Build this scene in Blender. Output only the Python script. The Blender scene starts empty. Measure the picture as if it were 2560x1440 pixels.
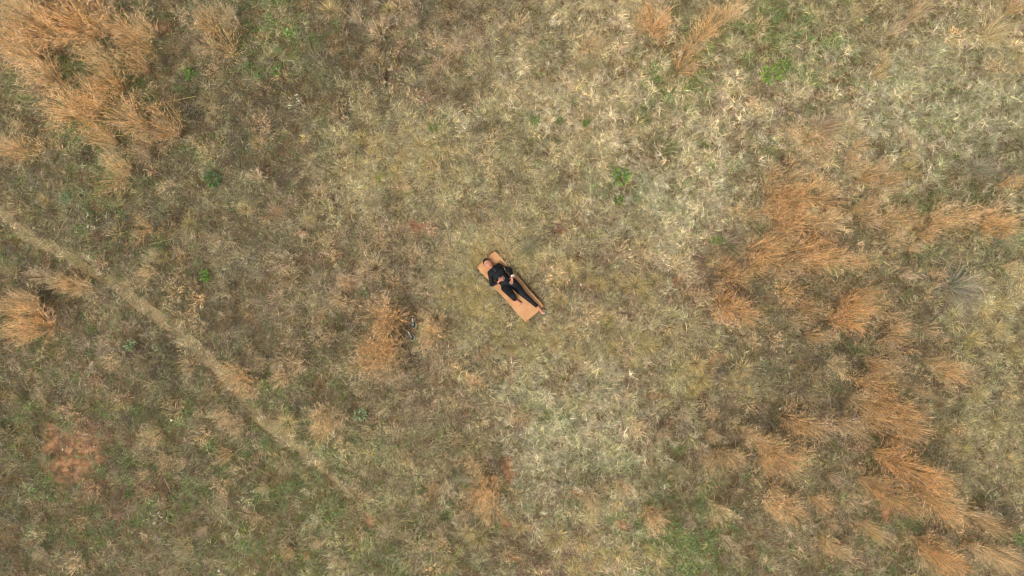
import bpy, math, random
import numpy as np
from mathutils import Vector
random.seed(7); rng = np.random.default_rng(11)
S = bpy.context.scene; COL = S.collection
H = 17.3                                       # camera height over the field

# ------------------------------------------------------------ camera, sky, sun, exposure
cd = bpy.data.cameras.new('camera'); cam = bpy.data.objects.new('camera', cd); COL.objects.link(cam)
cam.location = (0, 0, H); cam.rotation_euler = (0, 0, 0)
cd.sensor_width = 36; cd.lens = 36*H/25.6; cd.clip_end = 2000
S.camera = cam
w = bpy.data.worlds.new('World'); S.world = w; w.use_nodes = True
nt = w.node_tree; bg = nt.nodes['Background']
sky = nt.nodes.new('ShaderNodeTexSky'); sky.sky_type = 'NISHITA'; sky.sun_disc = False
SUN_EL, SUN_AZ = math.radians(57), math.radians(214)      # azimuth clockwise from +y: light comes from lower left
sky.sun_elevation = SUN_EL; sky.sun_rotation = SUN_AZ; sky.dust_density = 4; sky.air_density = 1.0
hs = nt.nodes.new('ShaderNodeHueSaturation'); hs.inputs['Saturation'].default_value = 0.35
nt.links.new(sky.outputs[0], hs.inputs['Color']); nt.links.new(hs.outputs[0], bg.inputs[0])
bg.inputs[1].default_value = 0.13
sd = bpy.data.lights.new('sun', 'SUN'); sun = bpy.data.objects.new('sun', sd); COL.objects.link(sun)
sd.energy = 1.2; sd.angle = math.radians(22); sd.color = (1, .96, .90)
ldir = Vector((math.sin(SUN_AZ)*math.cos(SUN_EL), math.cos(SUN_AZ)*math.cos(SUN_EL), math.sin(SUN_EL)))
sun.rotation_euler = ldir.to_track_quat('Z', 'Y').to_euler()
S.view_settings.view_transform = 'Standard'; S.view_settings.look = 'None'
S.view_settings.gamma = 1; S.view_settings.use_curve_mapping = False
S.view_settings.exposure = 0.62
S.render.engine = 'CYCLES'
S.cycles.filter_width = 1.1; S.cycles.max_bounces = 4; S.cycles.diffuse_bounces = 3; S.cycles.transmission_bounces = 2; S.cycles.glossy_bounces = 2

# ------------------------------------------------------------ helpers
def W(px, py):                                  # photo pixel (1 px = 1 cm) -> metres on the ground
    return ((px-1280)/100.0, (720-py)/100.0)

def lin(r, g, b):
    f = lambda c: ((c/255+.055)/1.055)**2.4 if c > 10 else c/255/12.92
    return np.array([f(r), f(g), f(b)])

def hash2(i, j, s):
    n = (i.astype(np.int64)*374761393 + j.astype(np.int64)*668265263 + s*982451653) & 0x7fffffff
    n = ((n ^ (n >> 13))*1274126177) & 0x7fffffff
    return ((n ^ (n >> 16)) & 0xffff)/65535.0

def vnoise(x, y, sc, seed):
    x = np.asarray(x, float)/sc+1000; y = np.asarray(y, float)/sc+1000
    i = np.floor(x); j = np.floor(y); u = x-i; v = y-j
    u = u*u*(3-2*u); v = v*v*(3-2*v)
    a = hash2(i, j, seed); b = hash2(i+1, j, seed); c = hash2(i, j+1, seed); d = hash2(i+1, j+1, seed)
    return (a*(1-u)+b*u)*(1-v)+(c*(1-u)+d*u)*v

def fbm(x, y, sc, seed, o=3):
    t = 0; a = 1; n = 0
    for k in range(o):
        t = t+a*vnoise(x, y, sc/2**k, seed+17*k); n += a; a *= .5
    return t/n

def gz(x, y):                                   # height of the ground
    return .10*(fbm(x, y, 5, 3, 2)-.5) + .07*(fbm(x, y, .9, 5, 2)-.5)

def props(o, label=None, cat=None, group=None, kind=None):
    if label: o['label'] = label
    if cat: o['category'] = cat
    if group: o['group'] = group
    if kind: o['kind'] = kind
    return o

def mesh_np(name, v, f, smooth=False, attrs=None):
    me = bpy.data.meshes.new(name)
    v = np.asarray(v, np.float32); f = np.asarray(f, np.int32)
    me.vertices.add(len(v)); me.vertices.foreach_set('co', v.ravel())
    if len(f):
        k = f.shape[1]
        me.loops.add(f.size); me.loops.foreach_set('vertex_index', f.ravel())
        me.polygons.add(len(f)); me.polygons.foreach_set('loop_start', np.arange(len(f), dtype=np.int32)*k)
        if smooth: me.polygons.foreach_set('use_smooth', np.ones(len(f), bool))
    for n, a in (attrs or {}).items():
        a = np.asarray(a, np.float32)
        if a.ndim == 1:
            at = me.attributes.new(n, 'FLOAT', 'POINT'); at.data.foreach_set('value', a)
        elif a.shape[1] == 4:
            at = me.attributes.new(n, 'FLOAT_COLOR', 'POINT'); at.data.foreach_set('color', a.ravel())
        else:
            at = me.attributes.new(n, 'FLOAT_VECTOR', 'POINT'); at.data.foreach_set('vector', a.ravel())
    me.update(calc_edges=True)
    return me

def add(name, me, mat=None, parent=None, loc=None, rz=0):
    o = bpy.data.objects.new(name, me); COL.objects.link(o)
    if mat and not me.materials: me.materials.append(mat)
    if parent: o.parent = parent
    if loc is not None: o.location = loc
    if rz: o.rotation_euler = (0, 0, rz)
    return o

def empty(name, loc, rz=0):
    o = bpy.data.objects.new(name, None); COL.objects.link(o)
    o.location = loc; o.rotation_euler = (0, 0, rz); o.empty_display_size = .1
    return o

# ------------------------------------------------------------ materials
def newmat(name):
    m = bpy.data.materials.new(name); m.use_nodes = True
    n = m.node_tree.nodes; return m, n, m.node_tree.links, n['Principled BSDF']

def grass_material(name, transl=.28, spread=.9, hue=.05, rough=.75):
    m, n, l, p = newmat(name)
    col = n.new('ShaderNodeAttribute'); col.attribute_type = 'INSTANCER'; col.attribute_name = 'col'
    tn = n.new('ShaderNodeAttribute'); tn.attribute_type = 'GEOMETRY'; tn.attribute_name = 'tone'
    sp = n.new('ShaderNodeSeparateColor'); l.new(tn.outputs['Color'], sp.inputs[0])
    v0 = n.new('ShaderNodeMath'); v0.operation = 'POWER'; v0.inputs[1].default_value = 2.0; l.new(sp.outputs[0], v0.inputs[0])
    v = n.new('ShaderNodeMath'); v.operation = 'MULTIPLY_ADD'; v.inputs[1].default_value = spread*1.45; v.inputs[2].default_value = 1-.54*spread
    l.new(v0.outputs[0], v.inputs[0])
    hu = n.new('ShaderNodeMath'); hu.operation = 'MULTIPLY_ADD'; hu.inputs[1].default_value = hue; hu.inputs[2].default_value = .5-.5*hue
    l.new(sp.outputs[2], hu.inputs[0])
    sa = n.new('ShaderNodeMath'); sa.operation = 'MULTIPLY_ADD'; sa.inputs[1].default_value = .5; sa.inputs[2].default_value = .72
    l.new(sp.outputs[1], sa.inputs[0])
    h = n.new('ShaderNodeHueSaturation')
    l.new(col.outputs['Color'], h.inputs['Color']); l.new(v.outputs[0], h.inputs['Value']); l.new(hu.outputs[0], h.inputs['Hue']); l.new(sa.outputs[0], h.inputs['Saturation'])
    l.new(h.outputs[0], p.inputs['Base Color']); p.inputs['Roughness'].default_value = rough
    p.inputs['Specular IOR Level'].default_value = .25
    t = n.new('ShaderNodeBsdfTranslucent'); l.new(h.outputs[0], t.inputs['Color'])
    mx = n.new('ShaderNodeMixShader'); mx.inputs[0].default_value = transl
    l.new(p.outputs[0], mx.inputs[1]); l.new(t.outputs[0], mx.inputs[2])
    l.new(mx.outputs[0], n['Material Output'].inputs[0])
    return m
M_GRASS = grass_material('grass_blades')
M_FLUFF = grass_material('feathery_seed_heads', transl=.35, spread=.7, hue=.03)
M_LEAF = grass_material('green_leaves', transl=.25, spread=.7, hue=.05, rough=.55)

def simple(name, c, rough=.7, noise=0, nscale=20, c2=None, bump=0, bscale=60, spec=.3, sss=0):
    m, n, l, p = newmat(name)
    p.inputs['Roughness'].default_value = rough; p.inputs['Specular IOR Level'].default_value = spec
    p.inputs['Base Color'].default_value = (*c, 1)
    if sss:
        p.inputs['Subsurface Weight'].default_value = sss; p.inputs['Subsurface Radius'].default_value = (.012, .005, .003)
        p.inputs['Subsurface Scale'].default_value = 1
    tc = n.new('ShaderNodeTexCoord')
    if c2 is not None:
        t = n.new('ShaderNodeTexNoise'); t.inputs['Scale'].default_value = nscale; t.inputs['Detail'].default_value = 5
        l.new(tc.outputs['Object'], t.inputs['Vector'])
        r = n.new('ShaderNodeValToRGB'); r.color_ramp.elements[0].position = .38; r.color_ramp.elements[1].position = .64
        r.color_ramp.elements[0].color = (*c, 1); r.color_ramp.elements[1].color = (*c2, 1)
        l.new(t.outputs[0], r.inputs[0]); l.new(r.outputs[0], p.inputs['Base Color'])
    if bump:
        t = n.new('ShaderNodeTexNoise'); t.inputs['Scale'].default_value = bscale; t.inputs['Detail'].default_value = 6
        l.new(tc.outputs['Object'], t.inputs['Vector'])
        b = n.new('ShaderNodeBump'); b.inputs['Strength'].default_value = bump; b.inputs['Distance'].default_value = .01
        l.new(t.outputs[0], b.inputs['Height']); l.new(b.outputs[0], p.inputs['Normal'])
    return m

def soil_material(name, bare_attr=True, cols=None):
    m, n, l, p = newmat(name)
    p.inputs['Roughness'].default_value = .95; p.inputs['Specular IOR Level'].default_value = .1
    tc = n.new('ShaderNodeTexCoord')
    def noise(s, d=6):
        t = n.new('ShaderNodeTexNoise'); t.inputs['Scale'].default_value = s; t.inputs['Detail'].default_value = d
        l.new(tc.outputs['Object'], t.inputs['Vector']); return t
    def ramp(src, stops):
        r = n.new('ShaderNodeValToRGB'); e = r.color_ramp.elements
        while len(e) < len(stops): e.new(.5)
        for k, (ps, c) in enumerate(stops): e[k].position = ps; e[k].color = (*c, 1)
        l.new(src.outputs[0], r.inputs[0]); return r
    litter = ramp(noise(26), [(.3, lin(62, 48, 32)), (.5, lin(105, 84, 56)), (.7, lin(140, 116, 80))])
    soil = ramp(noise(9, 9), [(.3, lin(104, 76, 54)), (.5, lin(142, 104, 73)), (.7, lin(168, 132, 96))])
    mx = n.new('ShaderNodeMix'); mx.data_type = 'RGBA'
    if bare_attr:
        a = n.new('ShaderNodeAttribute'); a.attribute_name = 'bare'; l.new(a.outputs['Fac'], mx.inputs[0])
    else:
        r = ramp(noise(3, 8), [(.52, (0, 0, 0)), (.75, (.7, .7, .7))]); l.new(r.outputs[0], mx.inputs[0])
        litter.color_ramp.elements[0].color = (*lin(112, 98, 66), 1); litter.color_ramp.elements[1].color = (*lin(140, 122, 88), 1); litter.color_ramp.elements[2].color = (*lin(164, 146, 108), 1)
    l.new(litter.outputs[0], mx.inputs[6]); l.new(soil.outputs[0], mx.inputs[7]); l.new(mx.outputs[2], p.inputs['Base Color'])
    b = n.new('ShaderNodeBump'); b.inputs['Strength'].default_value = .7; b.inputs['Distance'].default_value = .03
    nb = noise(40); l.new(nb.outputs[0], b.inputs['Height']); l.new(b.outputs[0], p.inputs['Normal'])
    return m
M_SOIL = soil_material('soil_and_litter'); M_PATH = soil_material('trodden_earth', False)

# ------------------------------------------------------------ layout maps
PATH = [(-200, 380), (-60, 480), (20, 545), (75, 598), (140, 622), (215, 672), (300, 722), (370, 775), (440, 825), (505, 885), (560, 932), (605, 985),
        (650, 1040), (710, 1090), (770, 1135), (830, 1185), (880, 1235), (930, 1300)]
PW = np.array([W(*p) for p in PATH])
def path_dist(x, y):
    d = np.full(np.shape(x), 9e9); tt = np.zeros(np.shape(x))
    for k in range(len(PW)-1):
        a, b = PW[k], PW[k+1]; ab = b-a; t = np.clip(((x-a[0])*ab[0]+(y-a[1])*ab[1])/(ab@ab), 0, 1)
        q = np.hypot(x-a[0]-t*ab[0], y-a[1]-t*ab[1]); m = q < d
        d = np.where(m, q, d); tt = np.where(m, k+t, tt)
    return d, tt
BARE = [(185, 1105, 70, 46), (165, 1175, 48, 40), (215, 1130, 45, 35), (135, 1080, 30, 30), (985, 215, 18, 14), (1442, 345, 20, 17), (1435, 1232, 16, 14), (1425, 1278, 12, 12),
        (1272, 1190, 15, 40), (1262, 1305, 18, 16), (2212, 1282, 22, 20), (1700, 700, 20, 14), (760, 365, 10, 10), (10, 540, 26, 12), (50, 568, 22, 10),
        (395, 62, 28, 18), (1165, 1010, 12, 10), (925, 1295, 10, 16), (1290, 1395, 18, 12), (1795, 900, 26, 20), (1560, 1310, 20, 18), (310, 515, 8, 8), (1040, 565, 30, 20), (1215, 1155, 8, 8), (1640, 990, 22, 12)]
def bareness(x, y):
    b = np.zeros(np.shape(x)); wob = .55*(fbm(x, y, .5, 41, 3)-.5)*2
    for (px, py, rx, ry) in BARE:
        cx, cy = W(px, py)
        q = np.sqrt(((x-cx)/(rx/100))**2+((y-cy)/(ry/100))**2)+wob
        b = np.maximum(b, np.clip((1.25-q)/.4, 0, 1))
    return b
GRID = ["TB TTO OGD OBD DGH DDB BDO OKB KO KS KTO TKG KG OK KO SK",
        "OTG TG TGD DO DO DO OB KO KS KS SG SSB SBH SP PS PO",
        "OD OGD OD OD DO KO KY KO KO KS SG SP ST SBP PO OPD",
        "ODG ODG OD O OB BO OBK KYB K KBO SPG PST TTB TTO TOG OPG",
        "OBG ODB OD DBO BO BBT BBO YYB YK KB KSB BDT TTB TTB TOD KOP",
        "BDO DOB DO BOD BOD TBD DBO YBO KBY KYB KYO OB DOT OTD TDB KO",
        "GOD RBG OGD OGB GGB OBD OKB OBR PS PSD OBR BDR TBD TTB TTO KOY",
        "GOD RRG OGD OBD GOO GGY GOB TBD PPO PPO OBG TBD TTB TBO TOB OKY",
        "OBD OGB OBD OKG GKO GYO GOB BDO KBR KYS GGHB GBO TBO OGB TBO TBO"]
CL = "ODBKSPGHTRY"
GW = np.zeros((9, 16, len(CL)))
for j, row in enumerate(GRID):
    for i, s in enumerate(row.split()):
        for ch in s: GW[j, i, CL.index(ch)] += 1/len(s)
# local patches: px, py, radius x, radius y, class, weight
BLOBS = [(250, 1280, 240, 90, 'G', .45), (520, 1180, 200, 120, 'G', .35), (60, 920, 120, 60, 'G', .4), (880, 900, 60, 90, 'G', .5), (800, 1170, 150, 80, "G", .9), (960, 1280, 160, 90, 'K', .8), (900, 1320, 150, 80, 'G', .6), (1000, 1120, 120, 70, 'Y', .8), (300, 300, 90, 60, 'G', 1.6), (230, 130, 60, 50, 'G', 1.3), (420, 370, 60, 35, 'G', 1.6), (700, 60, 90, 70, 'G', 1.4), (700, 40, 60, 50, 'H', .8), (650, 130, 40, 40, 'G', 1.),
         (1860, 100, 80, 50, 'H', 1.1), (1960, 60, 60, 40, 'H', .9), (1780, 150, 50, 50, 'G', .8), (1690, 110, 30, 60, 'G', .8), (1640, 230, 70, 40, 'G', .9), (2100, 210, 60, 60, 'H', .7), (1940, 160, 30, 30, 'H', .8),
         (1550, 450, 40, 30, 'H', 1.5), (1560, 490, 25, 25, 'D', 1), (1630, 360, 60, 22, 'G', .8), (1700, 500, 130, 80, 'P', 2.5), (1650, 590, 80, 40, 'S', 1.6), (1780, 430, 90, 60, 'S', 1.4), (1720, 540, 60, 50, 'S', 1.6),
         (1960, 250, 90, 60, 'S', 1.5), (1560, 230, 140, 60, 'S', 1.0), (1280, 250, 100, 40, 'S', 1.0), (1940, 300, 50, 90, 'B', .9), (1880, 400, 60, 25, 'G', .7), (1480, 1010, 110, 50, 'S', 1.2), (1430, 1090, 150, 110, 'P', 2.2), (1350, 1200, 80, 40, 'P', 2.0), (1400, 1230, 80, 20, 'B', 1.5),
         (1660, 1120, 30, 30, 'H', 1.2), (1700, 1370, 60, 60, 'H', 2.4), (1600, 1280, 40, 30, 'H', 1.3), (1730, 1310, 40, 60, 'H', 1.2), (1650, 1220, 60, 40, 'G', .6),
         (2240, 515, 60, 14, 'H', 1.3), (2320, 615, 30, 15, 'H', 1.4), (2150, 1110, 60, 20, 'G', 1), (2260, 1310, 60, 30, 'G', .8), (2500, 1290, 30, 30, 'D', 1.6), (2530, 1360, 30, 20, 'G', .8),
         (1850, 1030, 130, 40, 'D', 1.3), (1940, 1050, 60, 25, 'D', 1.5), (1760, 700, 60, 50, 'R', 1.4), (1730, 660, 60, 40, 'B', 1.2), (1890, 730, 60, 20, 'D', 1.4), (2060, 860, 80, 30, 'D', 1.2), (1810, 1115, 40, 20, 'D', 1.4), (2200, 1050, 60, 25, 'D', 1.2), (2170, 700, 80, 25, 'G', .6),
         (2390, 700, 70, 60, 'D', 1.2), (1090, 630, 60, 40, 'R', .9), (1120, 600, 60, 50, 'B', 1.1), (1190, 730, 60, 60, 'Y', 2.2), (1200, 800, 90, 50, 'Y', 1.6), (1260, 640, 90, 40, 'Y', 2.0), (1140, 700, 50, 60, 'Y', 1.2), (1060, 390, 140, 60, 'Y', 1.6), (930, 370, 80, 80, 'Y', 1.2), (1480, 720, 100, 70, 'B', 1.2), (1520, 800, 120, 60, 'K', 1.0), (1700, 930, 90, 60, 'Y', 1.6),
         (400, 610, 50, 35, 'G', 1.6), (500, 680, 30, 25, 'H', 1.6), (95, 775, 30, 40, 'G', 1.5), (90, 755, 30, 35, 'D', 2.5), (320, 590, 60, 40, 'D', .8), (290, 480, 60, 50, 'G', .9), (520, 440, 35, 25, 'G', 1), (50, 640, 60, 50, 'D', 1.3), (30, 590, 40, 20, 'G', 1),
         (1020, 795, 20, 60, 'D', 3.0), (860, 850, 30, 60, 'D', 1.5), (1000, 700, 80, 50, 'D', 1.1), (800, 700, 100, 100, 'B', 1.1), (1120, 1000, 60, 60, 'B', 1), (230, 1250, 90, 50, 'R', 1.0), (200, 1260, 90, 50, 'G', 1.3), (120, 1120, 40, 60, 'G', 1.3), (290, 1180, 40, 60, 'G', 1.0), (30, 1080, 60, 60, 'D', 1.2), (160, 1020, 50, 20, 'G', 1.1),
         (720, 1120, 80, 50, 'G', 1.6), (820, 1200, 90, 60, 'G', 1.4), (900, 1330, 120, 80, 'G', .8), (1040, 1370, 60, 40, 'G', 1.3), (1130, 1140, 60, 50, 'G', 1.3), (640, 1060, 60, 40, 'G', 1.0), (560, 1000, 40, 40, 'G', .8), (890, 1100, 110, 40, 'Y', 1.2), (500, 210, 60, 60, 'D', .8), (450, 290, 40, 40, 'D', 2), (840, 110, 120, 80, 'D', .8), (1100, 20, 60, 30, 'D', 2.5), (720, 80, 60, 60, 'D', .8), (1000, 1150, 80, 60, 'O', 1), (410, 820, 30, 40, 'D', 1.2),
         (2280, 210, 90, 70, 'P', 1.4), (2370, 200, 90, 60, 'P', 1.0), (2300, 330, 120, 60, 'P', 1.0), (2480, 260, 80, 80, 'P', .8), (2200, 690, 60, 60, 'O', 1), (2500, 800, 80, 100, 'Y', 1.6), (2480, 1050, 70, 80, 'Y', 1.2), (2360, 1030, 40, 60, 'D', .8), (1930, 880, 120, 40, 'O', 1.), (2060, 560, 60, 12, 'D', 1.6), (2200, 580, 100, 12, 'D', 2), (2300, 640, 50, 12, 'D', 1)]
def class_weights(x, y):
    px = x*100+1280; py = 720-y*100
    px = px+130*(fbm(x, y, 1.3, 71)-.5); py = py+130*(fbm(x, y, 1.3, 83)-.5)
    gx = np.clip((px-80)/160, 0, 14.999); gy = np.clip((py-80)/160, 0, 7.999)
    i = gx.astype(int); j = gy.astype(int); u = (gx-i)[:, None]; v = (gy-j)[:, None]
    w_ = (GW[j, i]*(1-u)+GW[j, i+1]*u)*(1-v)+(GW[j+1, i]*(1-u)+GW[j+1, i+1]*u)*v
    for (bx, by, rx, ry, ch, a) in BLOBS:
        w_[:, CL.index(ch)] += a*np.exp(-.7*(((px-bx)/rx)**2+((py-by)/ry)**2))
    for k in range(len(CL)):
        w_[:, k] *= np.exp(4.2*(fbm(x, y, .62, 200+31*k, 2)-.5))
    return w_/w_.sum(1, keepdims=True)

# ------------------------------------------------------------ ground and path
def axis(a, step, far):
    c = list(np.arange(-a, a+1e-6, step)); t = a; s = step
    ext = []
    while t < far: s *= 1.5; t += s; ext.append(t)
    return np.array([-e for e in ext[::-1]]+c+ext)
gx_, gy_ = axis(15, .09, 500), axis(9.5, .09, 500)
X, Y = np.meshgrid(gx_, gy_, indexing='ij'); nX, nY = X.shape
Z = gz(X, Y)
ii = (np.arange(nX-1)[:, None]*nY+np.arange(nY-1)[None]).ravel()
quads = np.stack([ii, ii+nY, ii+nY+1, ii+1], 1)
me = mesh_np('ground', np.stack([X.ravel(), Y.ravel(), Z.ravel()], 1), quads, True, {'bare': bareness(X.ravel(), Y.ravel())})
props(add('ground', me, M_SOIL), 'reddish brown soil and dead litter under the wild grass', kind='structure')

pv = []; pts = []
for k in range(len(PW)-1):
    n_ = max(2, int(np.hypot(*(PW[k+1]-PW[k]))/.08))
    for t in np.linspace(0, 1, n_, endpoint=False): pts.append(PW[k]*(1-t)+PW[k+1]*t)
pts = np.array(pts); tan = np.gradient(pts, axis=0); tan /= np.linalg.norm(tan, axis=1, keepdims=True); nor = np.stack([-tan[:, 1], tan[:, 0]], 1)
s_ = np.arange(len(pts))*.08; tp = np.clip((s_[-1]-s_)/3.5, .1, .85); wl = (.09+.15*fbm(s_, s_*0, .6, 9))*tp; wr = (.09+.15*fbm(s_, s_*0+9, .6, 19))*tp
NS = 7
for q in range(NS):
    t = q/(NS-1); off = (-wl*(1-t)+wr*t)
    c = pts+nor*off[:, None]; pv.append(np.column_stack([c, gz(c[:, 0], c[:, 1])+.012]))
pv = np.stack(pv, 1); n0 = len(pts)
ii = (np.arange(n0-1)[:, None]*NS+np.arange(NS-1)[None]).ravel()
pth = mesh_np('path', pv.reshape(-1, 3), np.stack([ii, ii+1, ii+NS+1, ii+NS], 1)[:, ::-1], True)
props(add('path', pth, M_PATH), 'faint worn footpath running diagonally through the grass at lower left', kind='structure')

# ------------------------------------------------------------ grass blade and tuft meshes
def blades(root, az, L, el, bend, curl, wd, segs=3, twist=.9, taper=.25, r=None):
    """ribbons grown from root; el start elevation, bend pitch lost over the length, curl turn of azimuth"""
    r = r or rng; n = len(az); p = root.astype(float).copy(); V = []
    tw = r.uniform(-twist, twist, n)
    for s in range(segs+1):
        t = s/segs
        e = el-bend*t; a = az+curl*t
        d = np.stack([np.cos(e)*np.cos(a), np.cos(e)*np.sin(a), np.sin(e)], 1)
        if s: p = p+d*(L/segs)[:, None]
        sd_ = np.stack([-np.sin(a), np.cos(a), np.zeros(n)], 1); up = np.cross(d, sd_)
        wv = (sd_*np.cos(tw)[:, None]+up*np.sin(tw)[:, None])
        ww = wd*(1-(1-taper)*t**1.5)*.5*(.7 if s == 0 else 1)
        V.append(np.stack([p-wv*ww[:, None], p+wv*ww[:, None]], 1))
    V = np.stack(V, 1)                       # n, segs+1, 2, 3
    base = (np.arange(n)*(segs+1)*2)[:, None]+np.arange(segs)[None]*2
    F = np.stack([base, base+1, base+3, base+2], 2).reshape(-1, 4)
    r1, r2, r3 = r.random(n), r.random(n), r.random(n)
    T = np.stack([np.repeat(r1, (segs+1)*2), np.repeat(r2, (segs+1)*2), np.repeat(r3, (segs+1)*2), np.ones(n*(segs+1)*2)], 1)
    return V.reshape(-1, 3), F, T

def merge(parts):
    V, F, T = [], [], []; o = 0
    for v, f, t in parts: V.append(v); F.append(f+o); T.append(t); o += len(v)
    return np.concatenate(V), np.concatenate(F), np.concatenate(T)

def disc(n, r):
    a = rng.uniform(0, 2*np.pi, n); q = r*np.sqrt(rng.random(n))
    return np.stack([q*np.cos(a), q*np.sin(a), np.zeros(n)], 1), a

def tuft_curl(n=42):          # dry curly blades, many toppled over
    r0, a = disc(n, .08); az = a+rng.normal(0, .9, n)
    return blades(r0, az, rng.uniform(.09, .23, n), rng.uniform(.5, 1.45, n), rng.uniform(.8, 2.1, n), rng.normal(0, .8, n), rng.uniform(.005, .011, n), 4)
def tuft_wisp(n=18):          # a few long bleached curls standing proud of the rest
    r0, a = disc(n, .06); az = a.mean()+rng.normal(0, 1.1, n)
    return blades(r0, az, rng.uniform(.16, .32, n), rng.uniform(.8, 1.4, n), rng.uniform(1.0, 2.2, n), rng.normal(0, 1.1, n), rng.uniform(.005, .010, n), 6)
def tuft_round(n=62):         # fine radial tussock
    r0, a = disc(n, .05); az = a+rng.normal(0, .35, n)
    return blades(r0, az, rng.uniform(.10, .20, n), rng.uniform(.35, 1.5, n), rng.uniform(.3, 1.2, n), rng.normal(0, .5, n), rng.uniform(.0045, .009, n), 3)
def tuft_thatch(n=42):        # matted, flattened straw
    r0, a = disc(n, .13); r0[:, 2] = rng.uniform(.005, .06, n)
    return blades(r0, rng.uniform(0, 6.28, n), rng.uniform(.07, .2, n), rng.uniform(-.1, .7, n), rng.uniform(.1, 1., n), rng.normal(0, .9, n), rng.uniform(.005, .011, n), 3)
def tuft_green(n=34):         # short green grass
    r0, a = disc(n, .08); az = a+rng.normal(0, 1., n)
    return blades(r0, az, rng.uniform(.06, .15, n), rng.uniform(.6, 1.5, n), rng.uniform(.4, 1.6, n), rng.normal(0, .4, n), rng.uniform(.006, .012, n), 3)
def leaves(n, rad, h0, h1, l0, l1, w0, w1, el=(.0, .9)):
    r0, a = disc(n, rad); r0[:, 2] = rng.uniform(h0, h1, n); az = a+rng.normal(0, 1.0, n)
    v, f, t = blades(r0, az, rng.uniform(l0, l1, n), rng.uniform(*el, n), rng.uniform(.2, .9, n), rng.normal(0, .2, n), np.ones(n)*.01, 3, .5, .3)
    v = v.reshape(n, 4, 2, 3); c = v.mean(2, keepdims=True); wd = rng.uniform(w0, w1, n)
    prof = np.array([.3, 1, .9, .15])[None, :, None, None]
    v = c+(v-c)/(np.linalg.norm(v-c, axis=3, keepdims=True)+1e-9)*prof*wd[:, None, None, None]*.5
    return v.reshape(-1, 3), f, t
def tuft_tan(n=34):           # small seeding tufts, tan orange
    r0, a = disc(n, .05); az = a+rng.normal(0, .5, n)
    st = blades(r0, az, rng.uniform(.18, .34, n), 1.5-np.abs(rng.normal(0, .4, n)), np.abs(rng.normal(0, .6, n)), rng.normal(0, .5, n), rng.uniform(.004, .007, n), 4)
    c = st[0].reshape(n, 5, 2, 3).mean(2); m = n*3; si = np.repeat(np.arange(n), 3); i0 = rng.integers(2, 5, m)
    pl = blades(c[si, i0], az[si]+rng.normal(0, 1., m), rng.uniform(.04, .10, m), rng.uniform(0, 1.2, m), rng.uniform(0, 1, m), rng.normal(0, .9, m), rng.uniform(.005, .010, m), 3)
    return merge([st, pl])
def tuft_herb(n=42): return leaves(n, .12, .01, .10, .025, .055, .014, .028)
def tuft_weed(n=60):          # dark brown twiggy litter
    r0, a = disc(n, .12); r0[:, 2] = rng.uniform(.005, .07, n)
    return blades(r0, rng.uniform(0, 6.28, n), rng.uniform(.03, .11, n), rng.uniform(-.1, 1.2, n), rng.uniform(-.4, 1., n), rng.normal(0, .6, n), rng.uniform(.003, .008, n), 2)

lib = bpy.data.collections.new('tuft_library'); VAR = {}; idx = 0
for kind, fn, cnt, mat in (('curl', tuft_curl, 5, M_GRASS), ('wisp', tuft_wisp, 5, M_GRASS), ('tan', tuft_tan, 4, M_FLUFF), ('round', tuft_round, 4, M_GRASS), ('thatch', tuft_thatch, 4, M_GRASS), ('green', tuft_green, 4, M_LEAF), ('herb', tuft_herb, 3, M_LEAF), ('weed', tuft_weed, 3, M_GRASS)):
    VAR[kind] = []
    for k in range(cnt):
        v, f, t = fn(); me = mesh_np('tuft', v, f, False, {'tone': t}); me.materials.append(mat)
        o = bpy.data.objects.new('tuft_%02d' % idx, me); lib.objects.link(o); VAR[kind].append(idx); idx += 1

def scatter_tree():
    ng = bpy.data.node_groups.new('scatter_tufts', 'GeometryNodeTree')
    ng.interface.new_socket('Geometry', in_out='INPUT', socket_type='NodeSocketGeometry'); ng.interface.new_socket('Geometry', in_out='OUTPUT', socket_type='NodeSocketGeometry')
    N, Lk = ng.nodes, ng.links
    gi, go = N.new('NodeGroupInput'), N.new('NodeGroupOutput')
    ci = N.new('GeometryNodeCollectionInfo'); ci.inputs['Collection'].default_value = lib
    ci.inputs['Separate Children'].default_value = True; ci.inputs['Reset Children'].default_value = True
    iop = N.new('GeometryNodeInstanceOnPoints'); iop.inputs['Pick Instance'].default_value = True
    def na(name, ty):
        q = N.new('GeometryNodeInputNamedAttribute'); q.data_type = ty; q.inputs['Name'].default_value = name
        return [o for o in q.outputs if o.enabled and o.name == 'Attribute'][0]
    Lk.new(gi.outputs[0], iop.inputs['Points']); Lk.new(ci.outputs[0], iop.inputs['Instance'])
    Lk.new(na('idx', 'INT'), iop.inputs['Instance Index']); Lk.new(na('rot', 'FLOAT_VECTOR'), iop.inputs['Rotation']); Lk.new(na('scl', 'FLOAT_VECTOR'), iop.inputs['Scale'])
    Lk.new(iop.outputs[0], go.inputs[0])
    return ng
TREE = scatter_tree()

def scatter(name, xy, z, idxs, yaw, tilt, scl, col, label, cat):
    n = len(xy)
    me = mesh_np(name, np.column_stack([xy, z]), np.zeros((0, 4), int), attrs={
        'rot': np.column_stack([tilt*np.cos(yaw*7), tilt*np.sin(yaw*5), yaw]), 'scl': scl, 'col': np.column_stack([col, np.ones(n)])})
    at = me.attributes.new('idx', 'INT', 'POINT'); at.data.foreach_set('value', np.asarray(idxs, np.int32))
    o = add(name, me); md = o.modifiers.new('scatter', 'NODES'); md.node_group = TREE
    return props(o, label, cat, kind='stuff')

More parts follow.
